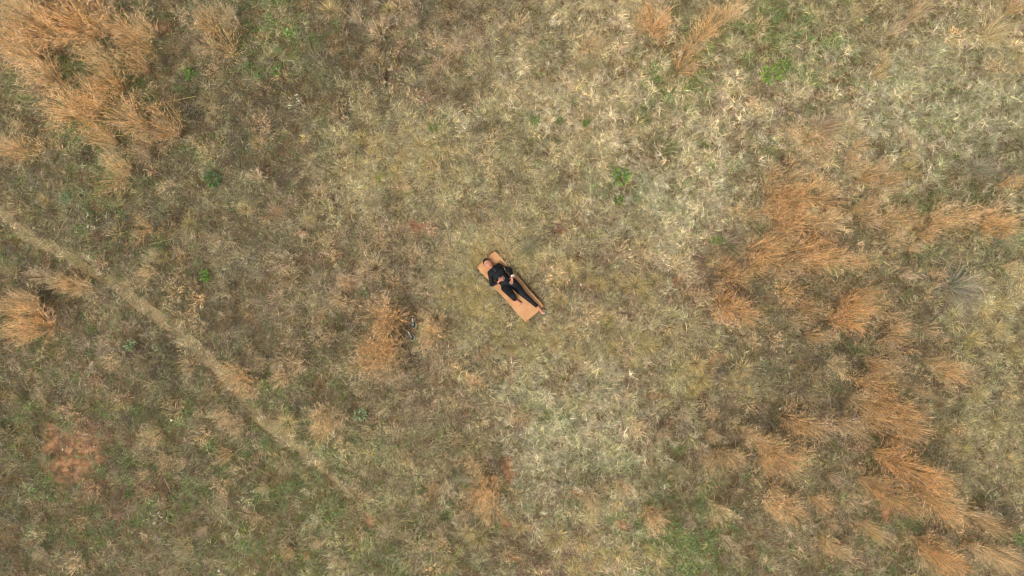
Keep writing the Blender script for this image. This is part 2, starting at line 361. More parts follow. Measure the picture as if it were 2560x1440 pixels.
# mat frame
MC = np.array(W(1276, 716.5)); MU = np.array([.661, -.750]); MU /= np.linalg.norm(MU); MV = np.array([-MU[1], MU[0]]); ML, MW_ = 1.84, .61
def mat_local(x, y): dx, dy = x-MC[0], y-MC[1]; return dx*MU[0]+dy*MU[1], dx*MV[0]+dy*MV[1]

# ------------------------------------------------------------ the sward
# class -> list of (prob, tuft kind, colour, scale)
PAL = {
 'O': [(0.012, 'tan', (202, 172, 126), 1.05), (.36, 'curl', (162, 148, 110), .85), (.07, 'wisp', (184, 168, 128), .85), (.18, 'thatch', (140, 126, 94), 1.), (.16, 'round', (156, 146, 108), .95), (.17, 'green', (118, 126, 78), .9), (.06, 'weed', (100, 84, 68), 1.)],
 'D': [(0.012, 'tan', (196, 164, 118), 1.05), (.24, 'thatch', (120, 106, 82), 1.), (.18, 'weed', (94, 80, 66), 1.), (.26, 'curl', (144, 132, 100), .8), (.06, 'wisp', (168, 152, 118), .8), (.26, 'green', (100, 112, 66), .9)],
 'B': [(0.03, 'tan', (206, 174, 130), 1.05), (.38, 'curl', (174, 152, 120), .85), (.09, 'wisp', (198, 176, 142), .85), (.22, 'thatch', (152, 130, 102), 1.), (.10, 'weed', (118, 98, 80), 1.), (.09, 'round', (176, 156, 122), .9), (.16, 'green', (114, 124, 76), .9)],
 'K': [(0.012, 'tan', (206, 178, 130), 1.05), (.36, 'curl', (184, 166, 124), .9), (.08, 'wisp', (204, 188, 146), .85), (.24, 'round', (180, 164, 120), 1.), (.14, 'thatch', (162, 142, 106), 1.), (.18, 'green', (132, 136, 86), .9)],
 'S': [(.46, 'curl', (210, 190, 150), 1.0), (.22, 'wisp', (228, 210, 170), 1.0), (.16, 'thatch', (184, 158, 126), 1.), (.06, 'round', (194, 176, 130), 1.), (.14, 'green', (140, 146, 84), .9)],
 'P': [(.44, 'curl', (190, 178, 140), 1.0), (.24, 'wisp', (214, 201, 164), 1.0), (.14, 'curl', (164, 158, 112), 1.), (.06, 'round', (174, 166, 120), 1.), (.16, 'green', (130, 140, 86), 1.)],
 'G': [(0.01, 'tan', (200, 166, 120), 1.05), (.46, 'green', (110, 126, 66), 1.), (.24, 'curl', (148, 144, 100), .8), (.04, 'wisp', (176, 166, 122), .8), (.20, 'thatch', (132, 124, 86), .9), (.06, 'herb', (102, 126, 58), .8)],
 'H': [(.24, 'herb', (110, 130, 68), .8), (.36, 'green', (120, 138, 72), 1.), (.30, 'curl', (164, 156, 108), .8), (.10, 'wisp', (186, 176, 126), .8)],
 'T': [(0.04, 'tan', (210, 176, 124), 1.05), (.32, 'curl', (176, 156, 116), .9), (.10, 'wisp', (206, 178, 136), .9), (.18, 'thatch', (148, 128, 98), 1.), (.18, 'curl', (160, 150, 110), .9), (.06, 'weed', (104, 88, 68), 1.), (.16, 'green', (112, 124, 74), 1.)],
 'R': [(0.03, 'tan', (204, 164, 120), 1.05), (.24, 'weed', (130, 98, 80), 1.1), (.30, 'thatch', (152, 120, 96), .9), (.30, 'curl', (170, 142, 112), .8), (.16, 'green', (112, 120, 72), .8)],
 'Y': [(.52, 'round', (190, 174, 130), 1.1), (.06, 'wisp', (206, 192, 146), .85), (.20, 'curl', (182, 168, 122), .9), (.10, 'thatch', (160, 144, 106), 1.), (.12, 'green', (132, 138, 86), .9)],
}
def sward(spacing, seed, hmul, coverage=1.0):
    r = np.random.default_rng(seed)
    gx, gy = np.meshgrid(np.arange(-16, 16, spacing), np.arange(-10, 10, spacing), indexing='ij')
    x = gx.ravel()+r.uniform(-.5, .5, gx.size)*spacing*1.3; y = gy.ravel()+r.uniform(-.5, .5, gx.size)*spacing*1.3
    keep = np.ones(len(x), bool)
    b = bareness(x, y); keep &= r.random(len(x)) > b*.58
    pd, pt = path_dist(x, y); onp = np.clip((.30-pd)/.2, 0, 1)*np.clip((22-pt)/7, .0, .7)
    keep &= r.random(len(x)) > onp*.12
    for (qx, qy) in (W(1036, 805), W(1031, 836)): keep &= ((x-qx)/.12)**2+((y-qy)/.19)**2 > 1
    mu, mv = mat_local(x, y)
    keep &= ~((abs(mu) < ML/2+.002) & (abs(mv) < MW_/2+.002))
    near = (abs(mu) < ML/2+.10) & (abs(mv) < MW_/2+.10)
    x, y, b, onp, near, pt = x[keep], y[keep], b[keep], onp[keep], near[keep], pt[keep]
    w_ = class_weights(x, y)
    if True:                       # the path carries short pale and green grass
        tgt = np.zeros(len(CL)); tgt[CL.index('K')] = .34; tgt[CL.index('S')] = .30; tgt[CL.index('G')] = .30; tgt[CL.index('R')] = .06
        tg2 = np.zeros(len(CL)); tg2[CL.index('G')] = .36; tg2[CL.index('Y')] = .24; tg2[CL.index('S')] = .2; tg2[CL.index('K')] = .2
        late = np.clip((pt-12)/3, 0, 1)[:, None]
        w_ = w_*(1-onp[:, None])+(tgt*(1-late)+tg2*late)*onp[:, None]
    cs = w_.cumsum(1); ci = (r.random(len(x))[:, None] > cs).sum(1).clip(0, len(CL)-1)
    kinds = np.empty(len(x), dtype=object); col = np.zeros((len(x), 3)); sc = np.ones(len(x)); vi = np.zeros(len(x), int)
    for k, ch in enumerate(CL):
        m = np.where(ci == k)[0]; pr = np.cumsum([e[0] for e in PAL[ch]]); q = (r.random(len(m))[:, None]*pr[-1] > pr).sum(1).clip(0, len(pr)-1)
        for e_i, e in enumerate(PAL[ch]):
            mm = m[q == e_i]; kinds[mm] = e[1]; col[mm] = lin(*e[2])*np.array([1.225, 1.225, 1.19]); sc[mm] = e[3]
            vi[mm] = np.array(VAR[e[1]])[r.integers(0, len(VAR[e[1]]), len(mm))]
    val = np.exp(.22*r.standard_normal(len(x)))*(.80+.40*fbm(x, y, .40, 501, 2))*(.92+.16*fbm(x, y, 2.2, 431, 2))  # random tone, plus shade painted into tuft colour in low gaps between mounds
    col = col*np.clip(val, .45, 1.55)[:, None]; col = col*.88+col.mean(1, keepdims=True)*np.array([.115, .138, .105]); col *= np.exp(r.standard_normal((len(x), 3))*np.array([.035, .02, .06]))
    mound = .50+1.05*fbm(x, y, .40, 501, 2)**1.2
    s = np.minimum(sc*r.uniform(.55, 1.4, len(x))*mound*hmul, 1.25); s = np.where(kinds == 'wisp', np.minimum(s, .85), s); s *= (1-.33*onp)*(1-.28*b)
    hs_ = s*r.uniform(.7, 1.2, len(x)); hs_[near] *= .8; s2 = s.copy(); s2[near] *= .72
    yaw = r.uniform(0, 6.283, len(x)); tilt = r.normal(0, .12, len(x))
    z = gz(x, y)-.005
    return x, y, z, vi, yaw, tilt, np.stack([s2, s2, hs_], 1), col, kinds
A = sward(.104, 21, .92); B_ = sward(.20, 22, 1.05)
allv = [np.concatenate([A[k], B_[k]]) for k in range(9)]
x, y, z, vi, yaw, tilt, scl, col, kinds = allv
for nm, ks, lb, ct in (('dry_grass', ('curl', 'round', 'wisp', 'tan'), 'tangled dry tan and khaki wild grass covering the whole field', 'dry grass'),
                       ('dead_litter', ('thatch', 'weed'), 'matted brown dead straw and twiggy litter between the grass tufts', 'litter'),
                       ('green_grass', ('green',), 'short green grass coming up in patches through the dead grass', 'green grass'),
                       ('creeping_herbs', ('herb',), 'small bright green leafy ground cover growing in patches', 'ground cover')):
    m = np.isin(kinds, ks)
    scatter(nm, np.column_stack([x[m], y[m]]), z[m], vi[m], yaw[m], tilt[m], scl[m], col[m], lb, ct)
print('tufts', len(x))

# ------------------------------------------------------------ feathery orange grass clumps
def clump_variant(h, n, rb, spread, seed, fluff=True):
    r = np.random.default_rng(seed)
    q = rb*np.sqrt(r.random(n)); a = r.uniform(0, 6.283, n)
    root = np.stack([q*np.cos(a), q*np.sin(a), np.zeros(n)], 1); az = a+r.normal(0, .5, n)
    L = h*r.uniform(.7, 1.12, n); el = 1.5-np.abs(r.normal(0, spread, n)); bend = np.abs(r.normal(0, .45, n))
    curl = r.normal(0, .3, n); segs = 4
    st = blades(root, az, L, el, bend, curl, r.uniform(.005, .009, n), segs, 1.5, .5, r)
    c = st[0].reshape(n, segs+1, 2, 3).mean(2)          # centre lines
    parts = []
    k = 8; m = n*k                                     # plumes: short wisps along the upper part of every stem
    t = r.uniform(.48, 1., m)*segs; si = np.repeat(np.arange(n), k); i0 = np.clip(t.astype(int), 0, segs-1); u = (t-i0)[:, None]
    p = c[si, i0]*(1-u)+c[si, i0+1]*u; d = c[si, i0+1]-c[si, i0]; da = np.arctan2(d[:, 1], d[:, 0])
    de = np.arctan2(d[:, 2], np.hypot(d[:, 0], d[:, 1]))
    pl = blades(p, da+r.normal(0, .6, m), r.uniform(.06, .17, m), de+r.normal(-.15, .35, m), r.uniform(0, .8, m), r.normal(0, .6, m), r.uniform(.004, .0095, m), 3, 1.3, .3, r)
    nb = n//2; q = rb*1.3*np.sqrt(r.random(nb)); a = r.uniform(0, 6.283, nb)
    lv = blades(np.stack([q*np.cos(a), q*np.sin(a), np.zeros(nb)], 1), a+r.normal(0, .7, nb), r.uniform(.15, .4, nb), r.uniform(.6, 1.4, nb), r.uniform(.6, 1.9, nb), r.normal(0, .7, nb), r.uniform(.005, .009, nb), 4, .9, .25, r)
    mk = lambda nm, tr, mt: (lambda me: (me.materials.append(mt), me)[1])(mesh_np(nm, tr[0], tr[1], False, {'tone': tr[2]}))
    return {'stems': mk('stems', st, M_GRASS), 'plumes': mk('plumes', pl, M_FLUFF), 'base_leaves': mk('base_leaves', lv, M_GRASS)}
CV = [clump_variant(1.0, 88, .14, .27, 100+k) for k in range(4)]+[clump_variant(1.0, 80, .12, .36, 120+k) for k in range(3)]

ORD = ['first', 'second', 'third', 'fourth', 'fifth', 'sixth', 'seventh', 'eighth', 'ninth', 'tenth', 'eleventh', 'twelfth', 'thirteenth', 'fourteenth', 'fifteenth', 'sixteenth']
def ordinal(k, n):
    if n == 1: return 'the only one'
    if k == 0: return 'leftmost'
    if k == n-1: return 'rightmost'
    return ORD[k]+' from left'
# region -> (height in m, [(px, py, radius px, tone)]) ; px,py is where the plume mass shows; tones: r rust, o orange, t tan, p pale pinkish
CLUMPS = {
 'at the top left corner': (1.25, [(60,35,50,'o'),(105,70,40,'o'),(150,25,58,'r'),(200,15,55,'r'),(180,55,50,'o'),(20,110,45,'o'),(40,130,34,'t'),(5,60,36,'o'),(10,15,36,'t')]),
 'beside the top left corner thicket': (1.1, [(265,40,30,'t'),(300,65,36,'o'),(330,95,40,'o'),(345,60,28,'t'),(260,140,32,'t'),(325,150,26,'o'),(205,125,26,'t')]),
 'above upper left green grass': (1.1, [(100,190,42,'o'),(75,170,30,'t'),(250,185,36,'o'),(215,235,42,'o'),(265,205,30,'o'),(130,255,36,'t'),(165,280,50,'r'),(195,262,38,'o')]),
 'in upper left stand, lowest row': (1.1, [(290,280,46,'o'),(320,300,30,'t'),(400,305,46,'r'),(405,325,30,'t'),(230,330,32,'o'),(250,345,24,'t'),(345,350,20,'t')]),
 'on the left under orange stand': (.8, [(278,400,26,'t'),(275,435,36,'o'),(300,415,24,'t'),(25,375,32,'o'),(5,360,22,'t'),(345,385,18,'p')]),
 'top left, between two green patches': (.8, [(505,30,26,'t'),(512,55,30,'o'),(560,105,34,'o'),(515,112,24,'t'),(548,25,26,'t'),(575,45,20,'p')]),
 'near the top centre': (.7, [(945,68,24,'t'),(960,45,16,'p'),(890,40,16,'p'),(1470,105,27,'o'),(1505,115,20,'t'),(1140,110,16,'p')]),
 'top edge, right of centre': (1.1, [(1640,35,38,'r'),(1650,60,30,'o'),(1610,40,22,'o'),(1715,150,30,'r'),(1740,105,28,'o'),(1765,70,30,'o'),(1795,45,34,'o'),(1835,20,30,'t'),(1860,5,24,'t')]),
 'at the upper right edge': (.8, [(2320,12,24,'t'),(2295,35,18,'t'),(2555,10,20,'o'),(2210,175,16,'o'),(2250,65,15,'p')]),
 'at left beside the footpath': (.75, [(350,568,22,'o'),(375,640,14,'p'),(350,700,22,'t'),(365,675,20,'t'),(170,712,30,'o'),(135,705,22,'t'),(85,690,22,'p'),(200,720,20,'t')]),
 'left edge by dark hollow': (.95, [(15,765,36,'o'),(45,755,32,'t'),(45,790,42,'o'),(80,822,40,'r'),(50,835,30,'o'),(15,830,22,'t')]),
 'beside the hidden shoes': (.8, [(945,790,36,'o'),(975,800,32,'r'),(955,818,24,'o'),(1086,797,28,'t'),(1078,842,30,'o'),(1080,820,22,'t')]),
 'below the hidden shoes': (.8, [(915,862,32,'t'),(955,868,36,'o'),(985,865,26,'o'),(925,895,36,'r'),(955,905,28,'o'),(885,920,30,'t'),(960,940,20,'p'),(995,955,18,'p')]),
 'in brown grass left of mat': (.6, [(930,670,32,'t'),(905,690,24,'p'),(705,655,28,'p'),(715,695,26,'t'),(690,745,20,'p'),(800,788,14,'o'),(860,700,18,'p'),(635,440,20,'p'),(790,432,14,'p'),(1035,710,18,'p')]),
 'along the footpath, lower left': (.75, [(578,935,32,'o'),(600,955,26,'o'),(620,980,20,'t'),(700,945,24,'t'),(735,918,20,'p'),(690,905,16,'p'),(645,905,14,'t')]),
 'below the footpath bend': (.75, [(790,1045,28,'t'),(812,1030,24,'t'),(845,1045,22,'p'),(800,1082,26,'o'),(830,1065,20,'t'),(545,1045,22,'t')]),
 'in the lower left grass': (.6, [(560,1142,20,'o'),(585,1090,15,'t'),(365,1100,24,'t'),(385,1088,18,'t'),(400,1150,16,'t'),(355,1190,14,'t'),(450,1160,14,'t'),(555,1250,14,'p'),(715,1385,16,'o'),(450,1390,14,'p'),(790,1365,12,'p'),(95,1390,14,'p'),(655,1220,13,'t'),(500,1330,12,'p')]),
 'at the bottom centre': (.9, [(1165,1150,24,'t'),(1180,1175,22,'t'),(1200,1225,32,'o'),(1225,1215,26,'r'),(1190,1265,26,'o'),(1230,1285,30,'o'),(1225,1250,24,'t'),(1085,1225,15,'o'),(1155,1305,16,'p'),(1100,1335,14,'p')]),
 'at bottom, centre to right': (.8, [(1475,1245,24,'t'),(1490,1268,18,'t'),(1555,1215,18,'t'),(1575,1235,16,'p'),(1635,1290,28,'o'),(1645,1312,20,'t'),(1600,1072,18,'t'),(1660,1095,18,'p'),(1715,1040,18,'p'),(1495,1350,14,'p')]),
 'in right stand, top row': (1.1, [(1945,455,24,'o'),(1960,485,34,'o'),(1990,500,38,'r'),(2040,478,36,'o'),(2090,490,30,'o'),(1905,525,26,'t'),(1940,520,28,'o'),(2000,438,20,'t')]),
 'in right stand, second row': (1.1, [(1975,545,36,'o'),(2020,555,30,'o'),(2070,545,26,'t'),(2100,560,26,'t'),(1990,575,24,'t'),(1960,560,22,'o')]),
 'by upper right spidery tussock': (.75, [(2035,345,26,'r'),(2155,360,18,'o'),(2065,405,14,'t')]),
 'upper rows right of stand': (1.0, [(2150,415,26,'t'),(2185,435,26,'o'),(2215,412,22,'t'),(2250,440,20,'o'),(2170,520,28,'o'),(2195,545,22,'t'),(2245,548,30,'o'),(2285,545,24,'o'),(2225,470,20,'t')]),
 'right edge above blue-green tussock': (1.0, [(2355,560,24,'o'),(2375,530,26,'t'),(2405,550,24,'o'),(2440,525,26,'t'),(2475,540,28,'o'),(2520,530,32,'t'),(2510,568,30,'r'),(2550,560,26,'o'),(2545,455,24,'r'),(2335,580,20,'o')]),
 'in middle of right stand': (1.15, [(1905,620,32,'o'),(1940,605,26,'o'),(1930,645,32,'r'),(1900,665,28,'o'),(2010,625,34,'o'),(2055,620,32,'r'),(2045,655,34,'o'),(1990,660,26,'t'),(2090,640,28,'o'),(2130,650,24,'t'),(2170,652,20,'o'),(1960,690,20,'t')]),
 'left fringe of right stand': (1.0, [(1825,675,30,'r'),(1845,695,24,'o'),(1765,742,18,'t'),(1825,760,32,'r'),(1850,780,34,'r'),(1880,790,24,'o'),(1800,715,14,'t')]),
 'around right big rust clump': (1.1, [(2135,760,32,'r'),(2150,790,40,'r'),(2120,805,34,'r'),(2170,765,26,'o'),(2035,772,22,'o'),(2045,842,20,'o'),(1985,735,24,'o'),(2010,802,20,'t'),(2075,840,18,'t'),(2185,730,20,'o')]),
 'right of the big rust clump': (.9, [(2250,600,22,'t'),(2300,620,14,'t'),(2250,790,18,'t'),(2255,840,22,'o'),(2220,860,18,'t'),(2340,825,20,'t'),(2270,815,16,'t'),(2550,665,18,'t'),(2280,690,14,'p')]),
 'lower right stand, upper row': (1.1, [(2100,915,20,'t'),(2210,912,24,'o'),(2240,920,18,'t'),(2385,925,28,'o'),(2410,940,22,'o'),(2350,905,18,'t'),(2320,980,16,'t')]),
 'lower right stand, densest part': (1.2, [(2190,965,26,'o'),(2235,970,32,'o'),(2170,1010,24,'t'),(2205,1020,32,'o'),(2245,1015,32,'r'),(2285,1035,28,'o'),(2235,1055,26,'t'),(2280,1070,32,'o'),(2310,1085,28,'o'),(2150,1075,22,'t'),(2200,1060,22,'o'),(2265,1105,24,'o')]),
 'lower right stand, left part': (1.1, [(1985,1055,26,'o'),(2030,1070,28,'o'),(1900,1110,26,'t'),(1930,1130,34,'o'),(1965,1155,34,'r'),(1935,1170,26,'o'),(1995,1160,22,'o'),(1875,1085,20,'t'),(2065,1080,20,'t'),(1815,1150,26,'o'),(1845,1155,22,'t'),(1780,1170,18,'t')]),
 'fanned out at lower right': (1.3, [(2240,1155,34,'r'),(2275,1170,40,'r'),(2320,1195,38,'r'),(2365,1215,30,'o'),(2200,1225,30,'o'),(2240,1250,34,'r'),(2285,1275,24,'o'),(2370,1265,40,'o'),(2400,1290,34,'o')]),
 'low, right of bottom centre': (.9, [(1935,1265,28,'t'),(1965,1285,34,'o'),(1995,1290,24,'o'),(2060,1265,24,'o'),(1805,1285,22,'t'),(1785,1090,16,'t'),(1945,1230,18,'t'),(2095,1200,16,'p'),(1820,1360,14,'p')]),
 'at the bottom right corner': (1.2, [(2350,1385,34,'o'),(2365,1410,40,'r'),(2400,1430,34,'r'),(2190,1335,20,'o'),(2215,1350,16,'t'),(2085,1375,20,'o'),(2475,1310,22,'t'),(2510,1330,24,'o'),(2480,1395,20,'t'),(2535,1400,24,'t'),(2545,1425,22,'o'),(2120,1395,16,'t')]),
}
TONE = {'r': ((205, 163, 112), 'rust orange'), 'o': ((208, 173, 124), 'orange'), 't': ((214, 188, 146), 'tan orange'), 'p': ((210, 188, 156), 'pale pinkish')}
nclump = 0
def make_clump(px, py, rad, tone, h, label, group):
    global nclump
    vx, vy = W(px, py); s = 1.12*h*random.uniform(.9, 1.1)*(.72+.28*min(1, rad/34))
    k = 1-.72*s/H*1.0                              # plumes stand above the root, so the root lies nearer the point below the camera
    bx, by = vx*k, vy*k
    var = CV[random.randrange(len(CV))]
    t = empty('feathery_grass_clump', (bx, by, float(gz(np.array(bx), np.array(by)))-.01), random.uniform(0, 6.28))
    wsc = (rad/100)/.52
    t.scale = (wsc, wsc, s); props(t, label, 'grass clump', group)
    c = lin(*TONE[tone][0])*random.uniform(.86, 1.12)
    for nm in ('stems', 'plumes', 'base_leaves'):
        o = bpy.data.objects.new(nm, var[nm]); COL.objects.link(o); o.parent = t
        cc = c*{'stems': 1.25, 'plumes': 1.64, 'base_leaves': .95}[nm]
        if nm == 'base_leaves': cc = cc*.2+lin(160, 146, 104)*.9
        if nm == 'stems': cc = cc*.7+lin(196, 168, 112)*.3
        o['col'] = [float(q) for q in cc]; o['kind'] = 'stuff'
    nclump += 1
for reg, (h, L_) in CLUMPS.items():
    L_ = sorted(L_)
    for k, (px, py, rad, tone) in enumerate(L_):
        sz = 'large' if rad >= 36 else ('small' if rad < 20 else 'medium')
        make_clump(px, py, rad, tone, h, f'{sz} {TONE[tone][1]} feathery grass clump, {ordinal(k, len(L_))} {reg}', 'feathery orange grass clumps '+reg)
print('clumps', nclump)

# ------------------------------------------------------------ single tussocks one can tell apart
def tussock_mesh(n, L0, L1, rb, wd, spread, bend, seed, sweep=0, curl=.35):
    r = np.random.default_rng(seed); q = rb*np.sqrt(r.random(n)); a = r.uniform(0, 6.283, n)
    root = np.stack([q*np.cos(a), q*np.sin(a), np.zeros(n)], 1)
    az = a+r.normal(0, .4, n)
    if sweep: az = np.where(r.random(n) < sweep, r.normal(0, .7, n), az)
    return blades(root, az, r.uniform(L0, L1, n), 1.5-np.abs(r.normal(0, spread, n)), np.abs(r.normal(0, bend, n)), r.normal(0, curl, n), r.uniform(.6, 1.2, n)*wd, 5, .9, .2, r)
def mkmesh(nm, tr, mt):
    me = mesh_np(nm, tr[0], tr[1], False, {'tone': tr[2]}); me.materials.append(mt); return me
BIGT = [mkmesh('blades', tussock_mesh(460, .18, .66, .13, .0065, .7, 1.1, 300+k, .55, .8), M_GRASS) for k in range(3)]
BIGG = [mkmesh('green_blades', tussock_mesh(60, .2, .5, .10, .009, .6, .9, 310+k, .8, .6), M_LEAF) for k in range(2)]
RND = [mkmesh('blades', tussock_mesh(240, .12, .24, .07, .0045, .7, .7, 320+k), M_GRASS) for k in range(5)]
# (px, py, radius px, dead colour, green share colour or None, sweep direction deg, label)
BIG = [(1822, 612, 62, (152, 132, 108), (112, 150, 60), -40, 'big grey-brown tussock with a bright green leafy sprig in its middle'),
       (2395, 715, 72, (158, 146, 124), (130, 150, 106), -25, 'largest grey-green tussock, sweeping towards the lower right near right edge'),
       (2460, 418, 52, (156, 142, 118), (116, 142, 100), -20, 'blue-green and grey tussock below the pale grass at upper right edge'),
       (2062, 318, 62, (166, 144, 112), None, 10, 'wide spidery grey-brown tussock with an orange clump at its foot'),
       (2478, 78, 62, (188, 168, 122), None, 0, 'wide pale straw tussock with radiating blades at upper right corner'),
       (1468, 158, 34, (160, 146, 108), (136, 142, 96), 10, 'thin green-grey tussock just below the small orange clump, top centre'),
       (1135, 1180, 36, (150, 138, 112), (96, 130, 62), -60, 'dark green tussock left of the orange clumps at bottom centre'),
       (2515, 605, 40, (162, 154, 120), (126, 150, 112), 15, 'blue-green tussock at the right edge under the orange clumps'),
       (925, 505, 30, (166, 150, 118), (120, 142, 96), 0, 'grey-green round tussock in the middle left above the brown grass'),
       (680, 530, 36, (178, 150, 116), None, 20, 'tan swirling tussock on the left with blades falling to the right'),
       (1320, 622, 34, (158, 146, 112), (112, 142, 96), 60, 'silvery green tussock right of the top end of the mat'),
       (350, 905, 30, (158, 140, 106), (122, 138, 84), -50, 'tousled green-brown tussock just below the footpath on the left'),
       (40, 1005, 28, (150, 138, 100), (104, 140, 64), 100, 'green tussock at the left edge above the bare soil'),
       (105, 1152, 26, (170, 158, 120), (108, 146, 66), 0, 'green and straw tussock at the left rim of the bare soil'),
       (870, 705, 30, (180, 152, 116), None, 160, 'pale tan tussock left of the mat beside the feathery clump'),
       (1400, 575, 22, (158, 124, 98), None, 0, 'dark reddish dead bush with curled leaves above the mat'),
       (120, 390, 26, (146, 134, 108), None, 90, 'grey dead tussock at left under the upper left orange stand'),
       (1690, 1172, 26, (166, 152, 116), (124, 138, 86), -10, 'loose grey-green tussock right of the pale curly patch')]
for i, (px, py, rad, c, g, ang, lb) in enumerate(BIG):
    bx, by = W(px, py); s = rad/46
    t = empty('grass_tussock', (bx*.985, by*.985, float(gz(np.array(bx), np.array(by)))), math.radians(ang)); t.scale = (s, s*random.uniform(.75, 1.), .55+.35*s)
    props(t, lb, 'tussock')
    o = bpy.data.objects.new('blades', BIGT[i % 3]); COL.objects.link(o); o.parent = t; o['col'] = [float(q)*1.35 for q in lin(*c)]; o['kind'] = 'stuff'
    if g:
        o = bpy.data.objects.new('green_blades', BIGG[i % 2]); COL.objects.link(o); o.parent = t; o['col'] = [float(q)*1.25 for q in lin(*g)]; o['kind'] = 'stuff'; o.rotation_euler = (0, 0, .3)
ROUND = {
 'beside the left edge of the mat': [(1195,735,26),(1160,715,24),(1130,745,24),(1215,770,24),(1178,775,22),(1240,800,22),(1105,720,16)],
 'around the top end of the mat': [(1205,632,20),(1185,650,20),(1260,622,22),(1285,640,20),(1310,670,20),(1235,608,18)],
 'right of the mat': [(1425,665,24),(1465,690,26),(1500,712,22),(1540,700,24),(1590,712,30),(1618,735,24),(1640,700,22),(1495,790,24),(1530,800,20),(1405,745,20),(1385,700,18)],
 'below the mat': [(1305,820,22),(1345,845,24),(1390,860,22),(1440,885,24),(1330,890,20),(1285,870,20),(1250,845,20),(1420,820,20)],
 'lower right of the mat': [(1622,866,32),(1540,872,24),(1580,905,20),(1700,925,26),(1745,910,26),(1760,950,24),(1860,925,26),(1830,955,20),(1735,980,20)],
 'in khaki patch above centre': [(1050,360,24),(1010,390,22),(1075,410,26),(985,430,24),(930,390,24),(900,340,22),(880,410,22),(1120,380,20),(950,345,20),(1060,440,22),(1140,430,20),(1000,470,20),(945,450,18)],
 'at the bottom centre right': [(1390,1345,36),(1460,1360,26),(1200,1350,28),(1170,1335,20),(1120,1415,24),(1445,1440,26),(1560,1385,28),(1500,1395,22),(1650,1410,26),(1620,1380,20),(1300,1325,18),(1480,1300,20)],
 'on the left half': [(520,245,22),(530,290,18),(715,1062,30),(400,640,20),(470,560,22),(610,520,20),(770,550,18),(100,500,16),(640,355,20),(820,20,28),(970,20,18),(1000,90,16)],
 'at the right edge': [(2440,850,26),(2500,820,26),(2520,760,24),(2470,790,22),(2540,880,22),(2450,990,24),(2500,1060,24),(2420,1130,22),(2380,1075,20),(2530,1150,22),(2360,500,22),(2280,420,22)],
}
for reg, L_ in ROUND.items():
    L_ = sorted(L_)
    for k, (px, py, rad) in enumerate(L_):
        bx, by = W(px, py); s = rad/100/.17
        o = bpy.data.objects.new('round_grass_tuft', RND[random.randrange(5)]); COL.objects.link(o)
        o.location = (bx*.99, by*.99, float(gz(np.array(bx), np.array(by)))); o.rotation_euler = (0, 0, random.uniform(0, 6.28)); o.scale = (s, s, .75*s+.2)
        c = lin(*random.choice([(196, 176, 114), (190, 172, 120), (200, 178, 126), (184, 168, 112)]))*random.uniform(1.1, 1.4)
        o['col'] = [float(q) for q in c]
        sz = 'large' if rad >= 28 else ('small' if rad < 21 else 'medium')
        props(o, f'{sz} round khaki tuft, {ordinal(k, len(L_))} of those {reg}', 'grass tuft', 'round khaki grass tufts '+reg)

# ------------------------------------------------------------ green leafy plants
def plant_mesh(n, rad, h, l0, l1, w0, w1, seed):
    global rng
    keep = rng; rng = np.random.default_rng(seed); r = leaves(n, rad, .02, h, l0, l1, w0, w1, (.1, 1.)); rng = keep; return r
def stem_mesh(n, rad, h, seed):
    r = np.random.default_rng(seed); a = r.uniform(0, 6.28, n)
    return blades(np.zeros((n, 3)), a, np.full(n, h*1.25), 1.5-np.abs(r.normal(0, .6, n)), r.uniform(0, .5, n), r.normal(0, .2, n), np.full(n, .008), 3, 1.5, .4, r)
PL = [(mkmesh('leaves', plant_mesh(70, .16, .22, .05, .10, .02, .04, 400+k), M_LEAF), mkmesh('stems', stem_mesh(9, .16, .22, 410+k), M_LEAF)) for k in range(3)]
PLANTS = [(1930, 185, 26, (132, 168, 52), 'bright yellow-green leafy plant in the pinkish straw at upper right'),
          (1962, 160, 18, (128, 160, 56), 'small bright green leafy plant just right of a bigger one, upper right'),
          (1795, 602, 14, (120, 168, 56), 'bright green leafy sprig inside the big grey-brown tussock'),
          (1553, 440, 24, (120, 160, 60), 'bright green leafy plant at the left end of the pale curly patch'),
          (1548, 500, 14, (100, 132, 44), 'dark green small plant below the bright green leafy plant'),
          (528, 447, 22, (84, 124, 60), 'dark blue-green leafy plant left of centre in olive grass'),
          (157, 492, 14, (138, 164, 118), 'pale bluish-green upright plant at the left edge'),
          (322, 865, 16, (134, 158, 106), 'pale green spiky plant below the footpath at left'),
          (1338, 299, 14, (116, 148, 66), 'little green rosette in straw above the centre'),
          (1082, 318, 12, (96, 150, 54), 'green plant with tiny orange flowers above the centre'),
          (510, 690, 16, (98, 150, 44), 'vivid green low plant on the left right of the footpath'),
          (900, 1038, 18, (136, 160, 112), 'pale grey-green rosette near the lower centre'),
          (1400, 300, 10, (108, 140, 60), 'tiny green plant right of the little rosette'),
          (1465, 307, 10, (104, 150, 50), 'small vivid green plant above the bare round spot'),
          (320, 1235, 13, (86, 122, 60), 'dark green rosette right of the lower end of bare soil'),
          (2055, 355, 10, (116, 150, 60), 'small green sprig beside the spidery tussock'),
          (220, 820, 10, (110, 140, 60), 'small green sprig left of the footpath'),
          (945, 440, 10, (120, 154, 70), 'small green tuft in the khaki patch above centre'),
          (690, 175, 14, (98, 146, 52), 'green leafy plant in the grey grass at upper left'),
          (470, 185, 16, (100, 150, 50), 'fresh green plant between orange stand and grey grass, upper left')]
